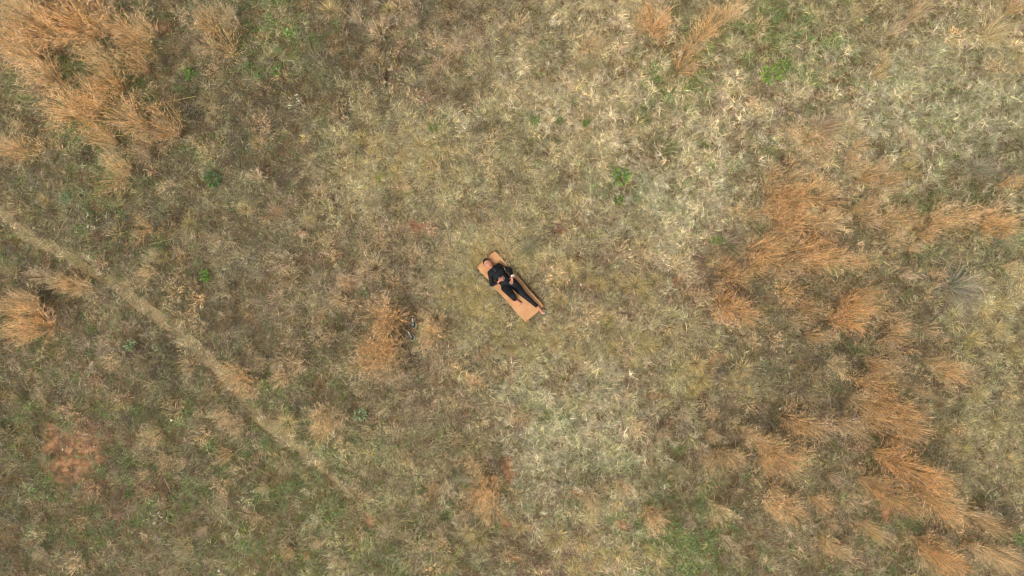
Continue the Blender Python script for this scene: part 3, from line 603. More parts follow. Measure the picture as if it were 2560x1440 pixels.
for i, (px, py, rad, c, lb) in enumerate(PLANTS):
    bx, by = W(px, py); s = rad/18
    t = empty('leafy_plant', (bx*.99, by*.99, float(gz(np.array(bx), np.array(by)))), random.uniform(0, 6.28)); t.scale = (s*.9, s*.9, .5+.4*s); props(t, lb, 'plant')
    for me, m_ in zip(PL[i % 3], (1, .7)):
        o = bpy.data.objects.new(me.name.split('.')[0], me); COL.objects.link(o); o.parent = t; cl_ = lin(*c); cl_ = (cl_*.72+cl_.mean()*np.array([.30, .28, .14]))*.92; o['col'] = [float(q)*m_ for q in cl_]; o['kind'] = 'stuff'
    if 'orange flowers' in lb:
        r = np.random.default_rng(5); r0 = np.column_stack([r.uniform(-.12, .12, 7), r.uniform(-.1, .1, 7), np.full(7, .2)])
        fl = blades(r0, r.uniform(0, 6, 7), np.full(7, .03), np.zeros(7), np.zeros(7), np.zeros(7), np.full(7, .028), 1, .1, .8, r)
        o = add('flowers', mkmesh('flowers', fl, M_LEAF), None, t); o['col'] = [float(q) for q in lin(226, 120, 50)]; o['kind'] = 'stuff'

# withered plants with curled pale leaves
WITH = [(962, 192, 34, (196, 176, 136), (150, 108, 80), 'withered plant with curled pale leaves beside reddish soil, upper left of centre'),
        (1382, 578, 26, (186, 150, 116), (120, 80, 64), 'withered reddish-brown plant with curled leaves above the mat'),
        (215, 557, 26, (208, 190, 150), (170, 150, 110), 'pale withered branching weed above the footpath at left'),
        (168, 518, 12, (206, 186, 150), (160, 140, 100), 'pale broken flower head beside the bluish plant at left'),
        (742, 262, 24, (220, 202, 164), (190, 168, 128), 'whitish tuft of dead flower stalks, left of centre near top'),
        (1888, 318, 22, (214, 196, 160), (140, 90, 70), 'dead seed heads with white specks in the straw at upper right'),
        (1958, 285, 16, (210, 190, 160), (140, 84, 66), 'reddish plant with white specks beside the pinkish straw'),
        (402, 1300, 20, (220, 206, 168), (190, 170, 130), 'whitish fan of dead stalks near the bottom left'),
        (620, 1245, 22, (216, 196, 156), (186, 160, 120), 'pale fan of broken stalks falling right, lower left'),
        (1760, 1000, 16, (150, 104, 84), (120, 80, 66), 'dark reddish dead weed below the khaki tufts'),
        (1035, 1328, 14, (214, 194, 156), (170, 140, 110), 'bleached broken stalk in green grass near bottom centre')]
WM = (mkmesh('dry_leaves', plant_mesh(55, .18, .2, .04, .09, .012, .026, 430), M_GRASS), mkmesh('stalks', stem_mesh(16, .2, .24, 431), M_GRASS))
for i, (px, py, rad, c, c2, lb) in enumerate(WITH):
    bx, by = W(px, py); s = rad/20
    t = empty('withered_plant', (bx*.99, by*.99, float(gz(np.array(bx), np.array(by)))), random.uniform(0, 6.28)); t.scale = (s, s, .7+.4*s); props(t, lb, 'dead plant')
    for me, cc in zip(WM, (c, c2)):
        o = bpy.data.objects.new(me.name.split('.')[0], me); COL.objects.link(o); o.parent = t; o['col'] = [float(q) *.6 for q in lin(*cc)]; o['kind'] = 'stuff'

# ------------------------------------------------------------ long loose stalks
STALKS = [(490, 240, 380, 262, 'long straw sloping left below the upper left orange stand'), (755, 583, 862, 637, 'long pale stalk with bushy head, left of the mat'),
 (1050, 702, 1118, 720, 'pale stalk pointing at the mat from the left'), (1437, 647, 1478, 692, 'thin stalk standing right of the mat'),
 (308, 430, 356, 462, 'straw right of the lone orange clump at left'), (490, 405, 452, 447, 'thin straw beside the dark blue-green plant'),
 (361, 575, 361, 630, 'upright thin stalk through the orange tuft by the path'), (166, 545, 137, 600, 'thin bent stalk under the pale flower head'),
 (262, 590, 332, 575, 'straw crossing above the green patch at left'), (372, 612, 432, 597, 'green-yellow straw in the green patch at left'),
 (1945, 518, 1995, 532, 'bright straw across the top row of the right stand'), (2056, 500, 2056, 572, 'vertical straw in the upper part of right stand'),
 (1972, 605, 2008, 626, 'short straw across the middle of the right stand'), (1743, 742, 1758, 800, 'curved thin stalk left of the rust clumps'),
 (1868, 780, 1998, 858, 'longest straw, running below the rust clumps on the right'), (1858, 815, 1884, 850, 'short green straw below the rust clumps'),
 (2105, 855, 2135, 888, 'thin straw below the big rust clump'), (1170, 1116, 1240, 1112, 'pale straw at left rim of the pale curly patch'),
 (1120, 1112, 1165, 1098, 'straw crossing the dark hollow at bottom centre'), (1192, 1118, 1225, 1108, 'short straw beside the dark hollow'),
 (428, 1050, 494, 1070, 'long stalk with a whitish bead at its tip, lower left'), (690, 1098, 782, 1066, 'long curved straw across the footpath'),
 (363, 1362, 396, 1312, 'straw leaning at the whitish fan, bottom left'), (404, 1298, 446, 1318, 'bleached straw right of the whitish fan'),
 (1933, 1180, 1926, 1250, 'thin upright straw in the lower right grass'), (1795, 1372, 1818, 1436, 'pale straw at the bottom edge, right of centre'),
 (965, 1211, 1033, 1204, 'straw in the green grass at bottom centre'), (1266, 1262, 1330, 1280, 'straw right of the bottom centre orange clumps'),
 (1272, 1272, 1304, 1304, 'short straw slanting off the bottom centre clumps'), (1000, 1302, 1052, 1298, 'whitish straw near the bottom centre'),
 (935, 1295, 968, 1326, 'bent straw in green grass at bottom'), (1648, 1124, 1682, 1210, 'thin pale straw right of the pale curly patch'),
 (2240, 430, 2330, 470, 'faint straw right of the upper orange rows'), (2284, 133, 2326, 150, 'straw lying in the grass at upper right'),
 (1222, 258, 1292, 292, 'whitish bent stalk above the centre'), (1386, 278, 1356, 322, 'thick pale straw above the centre'),
 (2268, 570, 2330, 612, 'pale stalk left of the blue-green tussock, right side'), (2140, 1045, 2260, 1085, 'long straw through the lower right stand'),
 (625, 1165, 690, 1195, 'arched straw in lower left grass'), (345, 1215, 388, 1240, 'pale hooked stalk right of the bare soil'),
 (410, 1195, 425, 1228, 'short hooked stalk in the lower left'), (1500, 1118, 1560, 1135, 'straw lying on the pale curly patch'),
 (1680, 1345, 1722, 1420, 'straw across the bright green patch at bottom'), (2115, 1185, 2070, 1100, 'straw between the lower right clumps')]
for i, (x0, y0, x1, y1, lb) in enumerate(STALKS):
    a, b = np.array(W(x0, y0)), np.array(W(x1, y1)); L = np.hypot(*(b-a)); az = math.atan2(b[1]-a[1], b[0]-a[0])
    z0 = float(gz(a[0], a[1]))+.17; kx = (H-z0)/H
    r = np.random.default_rng(600+i); sg = 8
    tilt_ = r.uniform(-.03, .06)
    cu = r.normal(0, .13)
    n3 = 3; V = []                                  # three sided tapering tube
    p = np.zeros(3)
    F = []
    for s in range(sg+1):
        t = s/sg; an = cu*(t-.5)*2; d = np.array([math.cos(an), math.sin(an), tilt_*(1-2*t)])
        if s: p = p+d*L/sg
        rr = .0065*(1-.5*t)
        for k in range(3):
            q = 2.094*k; V.append(p+np.array([0, math.cos(q)*rr, math.sin(q)*rr]))
        if s:
            for k in range(3): o_ = (s-1)*3; F.append((o_+k, o_+(k+1) % 3, o_+3+(k+1) % 3, o_+3+k))
    T = np.tile(r.random(4), (len(V), 1)); T[:, 0] = .6
    me = mkmesh('grass_stalk', (np.array(V), np.array(F), T), M_GRASS)
    c = lin(*random.choice([(214, 190, 138), (206, 178, 126), (196, 176, 118)]))
    if 'bushy' in lb or 'bead' in lb:
        t0 = empty('grass_stalk', (a[0]*kx, a[1]*kx, z0), az); props(t0, lb, 'stalk')
        o = add('stem', me, None, t0); o['col'] = [float(q) for q in c]
        if 'bushy' in lb:
            n = 70; hd = blades(np.column_stack([r.uniform(-.1, .15, n), r.normal(0, .03, n), r.uniform(0, .04, n)]), r.uniform(0, 6.28, n), r.uniform(.05, .12, n), r.uniform(0, 1, n), r.uniform(0, 1, n), r.normal(0, .6, n), r.uniform(.005, .008, n), 3, 1, .3, r)
            o = add('seed_head', mkmesh('seed_head', hd, M_GRASS), None, t0); o['col'] = [float(q) for q in lin(216, 178, 136)]
        else:
            import bmesh
            bm = bmesh.new(); bmesh.ops.create_icosphere(bm, subdivisions=2, radius=.026); 
            for vv in bm.verts: vv.co.x *= 1.25; vv.co += Vector((.004*math.sin(vv.co.y*200), 0, .003*math.sin(vv.co.x*260)))
            m2 = bpy.data.meshes.new('bead'); bm.to_mesh(m2); bm.free(); add('seed_head', m2, simple('pale_seed_head', lin(228, 210, 190), .7), t0)
    else:
        o = add('grass_stalk', me, None, None, (a[0]*kx, a[1]*kx, z0), az); o['col'] = [float(q) for q in c]; props(o, lb, 'stalk')

# ------------------------------------------------------------ pebbles
import bmesh
M_STONE = simple('pale_stone', lin(214, 190, 170), .8, c2=lin(190, 160, 140), nscale=60, bump=.3)
for i, (px, py, r_, lb) in enumerate([(1451, 711, .035, 'small white pebble right of the mat'), (160, 1122, .028, 'tiny pale pebble on the left of the bare soil'),
        (238, 1115, .022, 'tiny pale pebble at the right of the bare soil'), (171, 1114, .018, 'yellowish speck of stone in the middle of the bare soil'), (553, 1421, .034, 'round tan pebble at the bottom left edge'), (1945, 1019, .026, 'tiny white pebble in dark litter, lower right'),
        (2382, 36, .024, 'tiny white pebble near the top right corner'), (1560, 914, .02, 'tiny orange-tan pebble below right of the mat')]):
    bm = bmesh.new(); bmesh.ops.create_icosphere(bm, subdivisions=2, radius=r_)
    rr = random.Random(i)
    ph = [rr.uniform(0, 6) for _ in range(3)]
    for v in bm.verts:
        v.co *= 1+.12*math.sin(v.co.x/r_*2+ph[0])+.1*math.sin(v.co.y/r_*2.5+ph[1]); v.co.z *= .65
    for f in bm.faces: f.smooth = True
    m2 = bpy.data.meshes.new('pebble'); bm.to_mesh(m2); bm.free()
    bx, by = W(px, py); props(add('pebble', m2, M_STONE, None, (bx, by, float(gz(np.array(bx), np.array(by)))+(.13 if 'soil' not in lb else .03))), lb, 'pebble')

# ------------------------------------------------------------ yoga mat
MZ = .098
def mat_z(u, v):
    t = np.clip((-u-.55)/.37, 0, 1)
    return MZ + .016*np.sin(u*4.2+1)*np.cos(v*4) + .006*np.sin(u*9+v*5+2) + .028*np.exp(-((u+.80-v*.25)/.075)**2) + .022*t*t*np.clip((v+.1)/.4, 0, 1)*1.6 + .012*np.clip((u-.6)/.3, 0, 1)*np.sin(v*7+1) + .006*np.sin(u*13+v*6)
NU, NV = 93, 31
us, vs = np.linspace(-ML/2, ML/2, NU), np.linspace(-MW_/2, MW_/2, NV)
U, V = np.meshgrid(us, vs, indexing='ij')
rc = .035                                            # rounded corners
cu_ = np.clip(abs(U)-(ML/2-rc), 0, None); cv_ = np.clip(abs(V)-(MW_/2-rc), 0, None); ln = np.hypot(cu_, cv_)
sc_ = np.where(ln > rc, rc/np.maximum(ln, 1e-9), 1)
wob_ = .005*np.sin(U*9+V*3)+.0015*np.sin(U*27)
U2 = np.where(cu_ > 0, np.sign(U)*(ML/2-rc+cu_*sc_), U); V2 = np.where(cv_ > 0, np.sign(V)*(MW_/2-rc+cv_*sc_), V)+wob_; U2 = U2+.005*np.sin(V*17+1)
top = mat_z(U2, V2); P = lambda zz: np.stack([MC[0]+U2*MU[0]+V2*MV[0], MC[1]+U2*MU[1]+V2*MV[1], zz], -1).reshape(-1, 3)
vv = np.concatenate([P(top), P(top-.006)]); n1 = NU*NV
ii = (np.arange(NU-1)[:, None]*NV+np.arange(NV-1)[None]).ravel()
q1 = np.stack([ii, ii+NV, ii+NV+1, ii+1], 1); q2 = q1[:, ::-1]+n1
ring = [i*NV for i in range(NU)]+[(NU-1)*NV+j for j in range(1, NV)]+[i*NV+NV-1 for i in range(NU-2, -1, -1)]+[j for j in range(NV-2, 0, -1)]
sd4 = np.array([(ring[k], ring[k]+n1, ring[(k+1) % len(ring)]+n1, ring[(k+1) % len(ring)]) for k in range(len(ring))])
M_MAT = simple('cork_mat', lin(180, 130, 86), .85, c2=lin(194, 146, 102), nscale=5, bump=.25, bscale=180, spec=.2)
# make sure the top faces up
fq = np.concatenate([q1, q2, sd4])
a_, b_, c_ = vv[q1[0, 0]], vv[q1[0, 1]], vv[q1[0, 2]]
if np.cross(b_-a_, c_-b_)[2] < 0: fq = fq[:, ::-1]
props(add('yoga_mat', mesh_np('yoga_mat', vv, fq, True), M_MAT), 'tan cork exercise mat spread on the grass under the lying person', 'mat')

# ------------------------------------------------------------ signed distance modelling
def uvw(px, py, z): x_, y_ = W(px, py); u_, v_ = mat_local(x_, y_); return np.array([u_, v_, z])
def to_world(p):
    return np.stack([MC[0]+p[:, 0]*MU[0]+p[:, 1]*MV[0], MC[1]+p[:, 0]*MU[1]+p[:, 1]*MV[1], p[:, 2]+MZ], 1)
class Field:
    def __init__(s, lo, hi, h):
        s.lo = np.array(lo, float); s.h = h; s.n = np.ceil((np.array(hi)-s.lo)/h).astype(int)+1
        s.F = np.full(s.n, .3, np.float32)
    def union(s, prims, k=.01, off=0, mode='add', clip=None):
        E = np.zeros(s.n, np.float32); pad = 7*k+.01
        for p in prims:
            if p[0] == 'c': a, b, ra, rb = p[1:]; a = np.array(a, float); b = np.array(b, float); lo = np.minimum(a-ra, b-rb)-pad-off; hi = np.maximum(a+ra, b+rb)+pad+off
            else: c, R, rad = p[1:]; e = np.abs(R.T)@np.array(rad); lo = c-e-pad-off; hi = c+e+pad+off
            i0 = np.clip(((lo-s.lo)/s.h).astype(int), 0, s.n-1); i1 = np.clip(((hi-s.lo)/s.h).astype(int)+2, 1, s.n)
            g = [np.arange(i0[q], i1[q])*s.h+s.lo[q] for q in range(3)]
            if min(map(len, g)) < 1: continue
            X_, Y_, Z_ = np.meshgrid(*g, indexing='ij', sparse=True)
            if p[0] == 'c':
                ab = b-a; L2 = ab@ab+1e-12
                t = np.clip(((X_-a[0])*ab[0]+(Y_-a[1])*ab[1]+(Z_-a[2])*ab[2])/L2, 0, 1)
                d = np.sqrt((X_-a[0]-t*ab[0])**2+(Y_-a[1]-t*ab[1])**2+(Z_-a[2]-t*ab[2])**2)-(ra+(rb-ra)*t)
            else:
                q = [(R[m, 0]*(X_-c[0])+R[m, 1]*(Y_-c[1])+R[m, 2]*(Z_-c[2])) for m in range(3)]
                k0 = np.sqrt(sum((q[m]/rad[m])**2 for m in range(3))); k1 = np.sqrt(sum((q[m]/rad[m]**2)**2 for m in range(3)))
                d = k0*(k0-1)/(k1+1e-6)
            sl = tuple(slice(i0[q], i1[q]) for q in range(3))
            E[sl] += np.exp(-np.clip((d-off)/k, -60, 60)).astype(np.float32)
        D = np.where(E > 1e-9, -k*np.log(np.maximum(E, 1e-9)), .3)
        if clip is not None:
            X_, Y_, Z_ = np.meshgrid(*[np.arange(s.n[q])*s.h+s.lo[q] for q in range(3)], indexing='ij', sparse=True)
            for (pt, nn) in clip: D = np.maximum(D, (X_-pt[0])*nn[0]+(Y_-pt[1])*nn[1]+(Z_-pt[2])*nn[2])
        if mode == 'add': s.F = np.minimum(s.F, D)
        else: s.F = np.maximum(s.F, -D)
    def mesh(s):
        F = s.F; ins = F < 0; n = s.n
        c = np.zeros(n-1, np.int8)
        for dx in (0, 1):
            for dy in (0, 1):
                for dz in (0, 1): c += ins[dx:n[0]-1+dx, dy:n[1]-1+dy, dz:n[2]-1+dz]
        act = (c > 0) & (c < 8); I = np.argwhere(act); idm = np.full(n-1, -1, np.int32); idm[act] = np.arange(len(I))
        acc = np.zeros((len(I), 3)); cnt = np.zeros(len(I))
        cor = [(a, b, d) for a in (0, 1) for b in (0, 1) for d in (0, 1)]
        for a in cor:
            for ax in range(3):
                if a[ax]: continue
                b = list(a); b[ax] = 1
                fa = F[I[:, 0]+a[0], I[:, 1]+a[1], I[:, 2]+a[2]]; fb = F[I[:, 0]+b[0], I[:, 1]+b[1], I[:, 2]+b[2]]
                m = (fa < 0) != (fb < 0); t = np.where(m, fa/(fa-fb+1e-12), 0); p = np.tile(np.array(a, float), (len(I), 1)); p[:, ax] += t
                acc[m] += p[m]; cnt[m] += 1
        V_ = (I+acc/cnt[:, None])*s.h+s.lo; Q = []
        for ax in range(3):
            o1, o2 = [(1, 2), (2, 0), (0, 1)][ax]
            sl = [slice(1, -1)]*3; sl[ax] = slice(0, -1); sh = [slice(1, -1)]*3; sh[ax] = slice(1, None)
            A0, A1 = ins[tuple(sl)], ins[tuple(sh)]; E = np.argwhere(A0 != A1)
            if not len(E): continue
            fl = A0[E[:, 0], E[:, 1], E[:, 2]]; base = E.copy(); base[:, [o1, o2]] += 1
            def cell(d1, d2): q = base.copy(); q[:, o1] -= d1; q[:, o2] -= d2; return idm[q[:, 0], q[:, 1], q[:, 2]]
            q = np.stack([cell(1, 1), cell(0, 1), cell(0, 0), cell(1, 0)], 1)
            q[~fl] = q[~fl][:, ::-1]; Q.append(q)
        Q = np.concatenate(Q); Q = Q[(Q >= 0).all(1)]
        return V_, Q

I3 = np.eye(3)
def E(px, py, z, ru, rv, rz): return ('e', uvw(px, py, z), I3, np.array([ru, rv, rz]))
def C(a, b, ra, rb): return ('c', uvw(*a), uvw(*b), ra, rb)
# --- skeleton (photo pixels on the ground plane, height over the mat)
shR, shL = (1226, 683, .085), (1247, 665.5, .085)
elR, elL = (1230, 711.5, .055), (1274.5, 675.5, .055)
wrR, wrL = (1246, 706, .255), (1281.5, 690.5, .225)
hipR, hipL = (1265, 720, .125), (1281, 707, .12)
knR, knL = (1282, 739.5, .455), (1309, 736.5, .165)
anR, anL = (1288, 749, .075), (1343, 766.5, .06)
torso = [E(1240, 678.5, .10, .13, .165, .088), E(1247, 686, .115, .14, .158, .10), E(1257, 696.5, .11, .13, .146, .10), E(1261, 701, .130, .12, .138, .10),
         E(1270.5, 711.5, .112, .12, .188, .112), E(1242, 687, .145, .075, .075, .060), E(1252.5, 678, .145, .075, .075, .060)]
legR = [C(hipR, knR, .106, .070), E(1272, 729, .26, .07, .07, .07), C(knR, anR, .058, .038), C((1283.5, 743, .34), (1286, 746.5, .22), .052, .05)]
legL = [C(hipL, knL, .106, .066), C((1284, 709, .12), (1298, 724, .14), .095, .082), C(knL, anL, .056, .036), C((1314, 741, .13), (1324, 749.5, .10), .052, .048)]
armR = [C(shR, elR, .052, .043), ('c', uvw(*shR), uvw(*shR), .058, .058), C(elR, wrR, .042, .029)]
armL = [C(shL, elL, .052, .043), ('c', uvw(*shL), uvw(*shL), .058, .058), C(elL, wrL, .042, .029)]
neck = [C((1236, 674, .09), (1226, 664.5, .095), .058, .052)]
# --- head frame in mat coordinates
hc = uvw(1220.2, 660, .105)
def wdir(x_, y_, z_): d = np.array([x_*MU[0]+y_*MU[1], x_*MV[0]+y_*MV[1], z_]); return d/np.linalg.norm(d)
hn = wdir(.20, -.02, .98); hh = wdir(.60, -.80, -.10); hh -= hn*(hh@hn); hh /= np.linalg.norm(hh); hsd = np.cross(hn, hh)
HR = np.stack([hh, hsd, hn])
HS = 1.1
def hp(a, b, c): return hc+(hh*a+hsd*b+hn*c)*HS
def HE(a, b, c, ra, rb, rc_): return ('e', hp(a, b, c), HR, np.array([ra, rb, rc_])*HS)
head = [HE(-.012, 0, 0, .108, .080, .098), HE(.045, 0, .025, .070, .062, .068), HE(.092, 0, .050, .026, .030, .026), HE(.028, .036, .068, .030, .026, .022), HE(.028, -.036, .068, .030, .026, .022),
        HE(-.018, 0, .084, .018, .052, .014)]
face = [('c', hp(.000, 0, .094), hp(.036, 0, .113), .007, .010), ('c', hp(.038, .010, .101), hp(.038, -.010, .101), .008, .008),
        ('c', hp(.066, .012, .094), hp(.066, -.012, .094), .0085, .0085),
        HE(.004, .029, .083, .009, .015, .008), HE(.004, -.029, .083, .009, .015, .008)]
ears = [HE(.015, .080, .000, .028, .009, .018), HE(.015, -.080, .000, .028, .009, .018)]
def fingers(bases, tips, zb, zt, rad, arch=.012):
    out = []
    for (b, t, rr, l_) in zip(bases, tips, rad, range(9)):
        B0 = uvw(b[0], b[1], zb[l_]); T0 = uvw(t[0], t[1], zt[l_]); m1 = B0*.58+T0*.42+np.array([0, 0, arch]); m2 = B0*.25+T0*.75+np.array([0, 0, arch*.7])
        out += [('c', B0, m1, rr, rr*.95), ('c', m1, m2, rr*.95, rr*.88), ('c', m2, T0, rr*.88, rr*.75)]
    return out
zR, zL = .280, .246
fbR = [(1251.8, 696.8), (1253.5, 698.4), (1254.4, 700.4), (1254.2, 702.6)]; ftR = [(1257.6, 691.4), (1260.4, 693.6), (1261.2, 697), (1259.6, 701.6)]
fbL = [(1277.6, 701), (1279.2, 702.4), (1280.9, 703.2), (1282.5, 702.8)]; ftL = [(1273.9, 707.2), (1275.6, 709.8), (1278.4, 710.8), (1281.4, 708.8)]
FR_ = (.0094, .0097, .0094, .0084)
handR = [C(wrR, (1249.5, 701.5, zR), .026, .020), C((1250.6, 699.6, zR), (1252.6, 701.8, zR), .020, .018), C((1250.4, 700.6, zR), (1252.5, 698, zR), .015, .011), C((1250.5, 702.5, zR), (1253.4, 702.2, zR), .015, .010)]
fR = fingers(fbR, ftR, [zR]*4, [zR-.012, zR-.010, zR-.014, zR-.024], FR_)
thR = [C((1248.5, 702, zR), (1247.8, 697.8, zR-.002), .014, .011), C((1247.8, 697.8, zR-.002), (1249.6, 693.4, zR-.012), .0115, .0092)]
handL = [C(wrL, (1280.4, 697, zL), .026, .020), C((1279, 698.8, zL), (1281.8, 699.6, zL), .019, .017), C((1280, 699, zL), (1278.3, 701, zL), .015, .011), C((1281, 699.5, zL), (1282, 702, zL-.003), .015, .010)]
fL = fingers(fbL, ftL, [zL]*4, [zL-.010, zL-.006, zL-.008, zL-.014], FR_)
thL = [C((1280.3, 694.8, zL), (1277, 695.6, zL), .014, .010), C((1277, 695.6, zL), (1273.6, 697.8, zL-.002), .011, .0092)]
def foot(an, toe, yaw_px):               # an ankle, toe: ball of the foot
    a = np.array(uvw(*an)); t = np.array(uvw(*toe)); d = t-a; d /= np.linalg.norm(d); sd_ = np.cross(np.array([0, 0, 1.]), d); sd_ /= np.linalg.norm(sd_)
    up = np.cross(d, sd_)
    P_ = [('c', a, t, .036, .024), ('c', a-d*.02-up*.03, t-up*.006, .030, .020), ('c', t+sd_*.020, t-sd_*.020, .020, .018)]
    tz = []; nails = []
    for k, q in enumerate((-.030, -.013, .001, .014, .026)):
        q = q*yaw_px; L_ = (.040, .038, .034, .029, .024)[k]; rr = (.0125, .0092, .0088, .0085, .0082)[k]
        e = t+sd_*q+d*(L_+.006)-up*.004; tz.append(('c', t+sd_*q*.8+d*.004, e, rr, rr*.9)); nails.append((e+up*rr*.62+d*rr*.25, d, sd_, rr))
    return P_, tz, nails
ftR_, toesR, nailsR = foot((1289, 749.5, .062), (1301, 758, .030), 1)
ftL_, toesL, nailsL = foot((1344, 767.5, .055), (1355, 780, .085), -1)

M_SKIN = simple('warm_brown_skin', lin(176, 118, 90), .48, c2=lin(188, 128, 98), nscale=25, spec=.45, sss=.08)
def bodymesh(name, F, mat, parent, dec=1.0):
    v, q = F.mesh(); me = mesh_np(name, to_world(v), q, True)
    o = add(name, me, mat, None)
    # light smoothing keeps the surface free of grid facets
    m = o.modifiers.new('smooth', 'SMOOTH'); m.factor = .5; m.iterations = 2
    dg = bpy.context.evaluated_depsgraph_get(); me2 = bpy.data.meshes.new_from_object(o.evaluated_get(dg)); o.modifiers.clear(); o.data = me2; bpy.data.meshes.remove(me)
    me2.name = name
    o.parent = parent; o.matrix_parent_inverse = parent.matrix_world.inverted()
    return o
pe = empty('person', (MC[0], MC[1], MZ)); bpy.context.view_layer.update()
props(pe, 'person in black top and black leggings lying on tan mat, hands resting on belly', 'person')
lo, hi = (-.92, -.36, -.03), (1.15, .42, .58)
G = Field(lo, hi, .0048)
G.union(torso+neck+head+armR+armL+legR+legL, .010)
G.union(ears, .003); G.union(face+head[:2], .004)
G.union(handR+fR+thR, .0022); G.union(handL+fL+thL, .0022)
G.union(ftR_, .006); G.union(ftL_, .006); G.union(toesR+toesL, .002)
body = bodymesh('body', G, M_SKIN, pe)
del G
def cut(a, b, t, z_off=0):               # clipping half space: keep the part before the point a+(b-a)*t
    a, b = uvw(*a), uvw(*b); d = (b-a)/np.linalg.norm(b-a); return (a+(b-a)*t, d)
M_BLACK = simple('black_stretch_fabric', (.006, .006, .007), .7, c2=(.0095, .0095, .011), nscale=12, bump=.8, bscale=14, spec=.2)
M_BLACK2 = simple('charcoal_black_leggings_fabric', (.007, .007, .008), .68, c2=(.011, .011, .013), nscale=10, bump=.8, bscale=12, spec=.22)
G = Field(lo, hi, .0055)
nkc = cut((1236, 674, .09), (1226, 664.5, .095), .62)
G.union(torso[:4]+torso[5:], .011, .010); G.union([torso[2], torso[3], E(1266, 706.5, .115, .10, .150, .105)], .012, .007)
G.union(neck, .006, .006, clip=[nkc]); G.union(torso[:2]+[armR[1], armL[1]]+[C((1237, 675, .09), (1233, 671, .092), .062, .056)], .014, .006)
G.union(armR, .006, .009, clip=[cut(elR, wrR, .97)]); G.union(armL, .006, .009, clip=[cut(elL, wrL, .90)])
top_ = bodymesh('top', G, M_BLACK, pe); del G
G = Field(lo, hi, .0055)
G.union([torso[4]]+legR[:2]+legL[:2], .012, .009)
G.union(legR, .009, .008, clip=[cut(knR, anR, .86)]); G.union(legL, .009, .008, clip=[cut(knL, anL, .97)])
bodymesh('leggings', G, M_BLACK2, pe); del G
# hair: close cropped and drawn back
G = Field(hc-.17, hc+.17, .004)
pn = hh*.74+hn*.67-hsd*.08; pn /= np.linalg.norm(pn)
G.union([HE(-.016, 0, -.004, .108, .081, .094)], .004, .008, clip=[(hc-pn*.026, pn)])
bodymesh('hair', G, simple('black_hair', (.010, .008, .008), .6, bump=.6, bscale=120), pe); del G
# small strips laid on the face, chest and nails
def strip(name, pts_, wd_, mat, wide_dir, th=.0015, parent=pe):
    pts_ = [snap(np.array(q)) if name in ('eyebrow', 'eyelashes', 'lips') else np.array(q) for q in pts_]; V_ = []; F_ = []; n = len(pts_)
    for k, q in enumerate(pts_):
        wv = np.array(wide_dir)*wd_*(.5 if k in (0, n-1) else 1)*.5; up = np.array([0, 0, th])
        V_ += [q-wv-up, q+wv-up, q+wv*.8+up, q-wv*.8+up]
        if k:
            o_ = (k-1)*4
            for e in range(4): F_.append((o_+e, o_+(e+1) % 4, o_+4+(e+1) % 4, o_+4+e))
    F_ += [(3, 2, 1, 0), tuple(4*(n-1)+e for e in range(4))]
    o = add(name, mesh_np(name, to_world(np.array(V_)), np.array(F_), True), mat); o.parent = parent; o.matrix_parent_inverse = parent.matrix_world.inverted(); return o
M_BROW = simple('dark_brow_hair', (.025, .014, .010), .8); M_LIP = simple('rose_brown_lips', lin(168, 84, 78), .4, spec=.5)
bv = np.zeros(len(body.data.vertices)*3); body.data.vertices.foreach_get('co', bv); bv = bv.reshape(-1, 3)-to_world(hc[None])
HWx = to_world((hc+np.stack([hh, hsd, hn]))) - to_world(hc[None]); hloc = bv@HWx.T          # head-frame coordinates of the body surface
hloc = hloc[np.abs(hloc).max(1) < .2]
def snap(p, up=.0012):
    q = np.array([(p-hc)@hh, (p-hc)@hsd, 0]); m = np.hypot(hloc[:, 0]-q[0], hloc[:, 1]-q[1]) < .006
    return hc+hh*q[0]+hsd*q[1]+hn*(hloc[m][:, 2].max()+up)
for sg_ in (1, -1):
    strip('eyebrow', [hp(-.016, .014*sg_, .1015), hp(-.021, .028*sg_, .0985), hp(-.016, .044*sg_, .089)], .0075, M_BROW, hh)
    strip('eyelashes', [hp(.006, .016*sg_, .0925), hp(.0105, .028*sg_, .0945), hp(.007, .042*sg_, .087)], .006, M_BROW, hh)
strip('lips', [hp(.063, -.022, .0945), hp(.065, -.010, .1025), hp(.066, 0, .1045), hp(.065, .010, .1025), hp(.063, .022, .0945)], .016, M_LIP, hh, .002)
M_NAIL = simple('white_nail_polish', lin(238, 232, 226), .3, spec=.5)
def nail(c, d, sd_, rr):
    up = np.cross(d, sd_); up = up if up[2] > 0 else -up
    V_ = []
    for (x_, y_, z_) in ((-1, -1, -.5), (1, -1, -.6), (1, 1, -.6), (-1, 1, -.5), (-.9, 0, .25), (1.15, 0, 0)):
        V_.append(c+d*x_*rr*.75+sd_*y_*rr*.72+up*z_*rr*.4)
    F_ = [(0, 1, 5, 4), (4, 5, 2, 3)]
    if np.cross(V_[1]-V_[0], V_[5]-V_[1])@up < 0: F_ = [f[::-1] for f in F_]
    o = add('nail', mesh_np('nail', to_world(np.array(V_)), np.array(F_), True), M_NAIL); o.parent = pe; o.matrix_parent_inverse = pe.matrix_world.inverted()
for c, d, sd_, rr in nailsR+nailsL: nail(c, d, sd_, rr*1.15)
for tips, bs, zt, rads in ((ftR, fbR, zR-.012, FR_), (ftL, fbL, zL-.010, FR_)):
    for t_, b_, rr in zip(tips, bs, rads):
        t3, b3 = uvw(*t_, zt), uvw(*b_, zt); d = (t3-b3)/np.linalg.norm(t3-b3); sd_ = np.cross([0, 0, 1.], d)
        nail(t3+np.array([0, 0, rr*.75]), d, sd_, rr*.9)
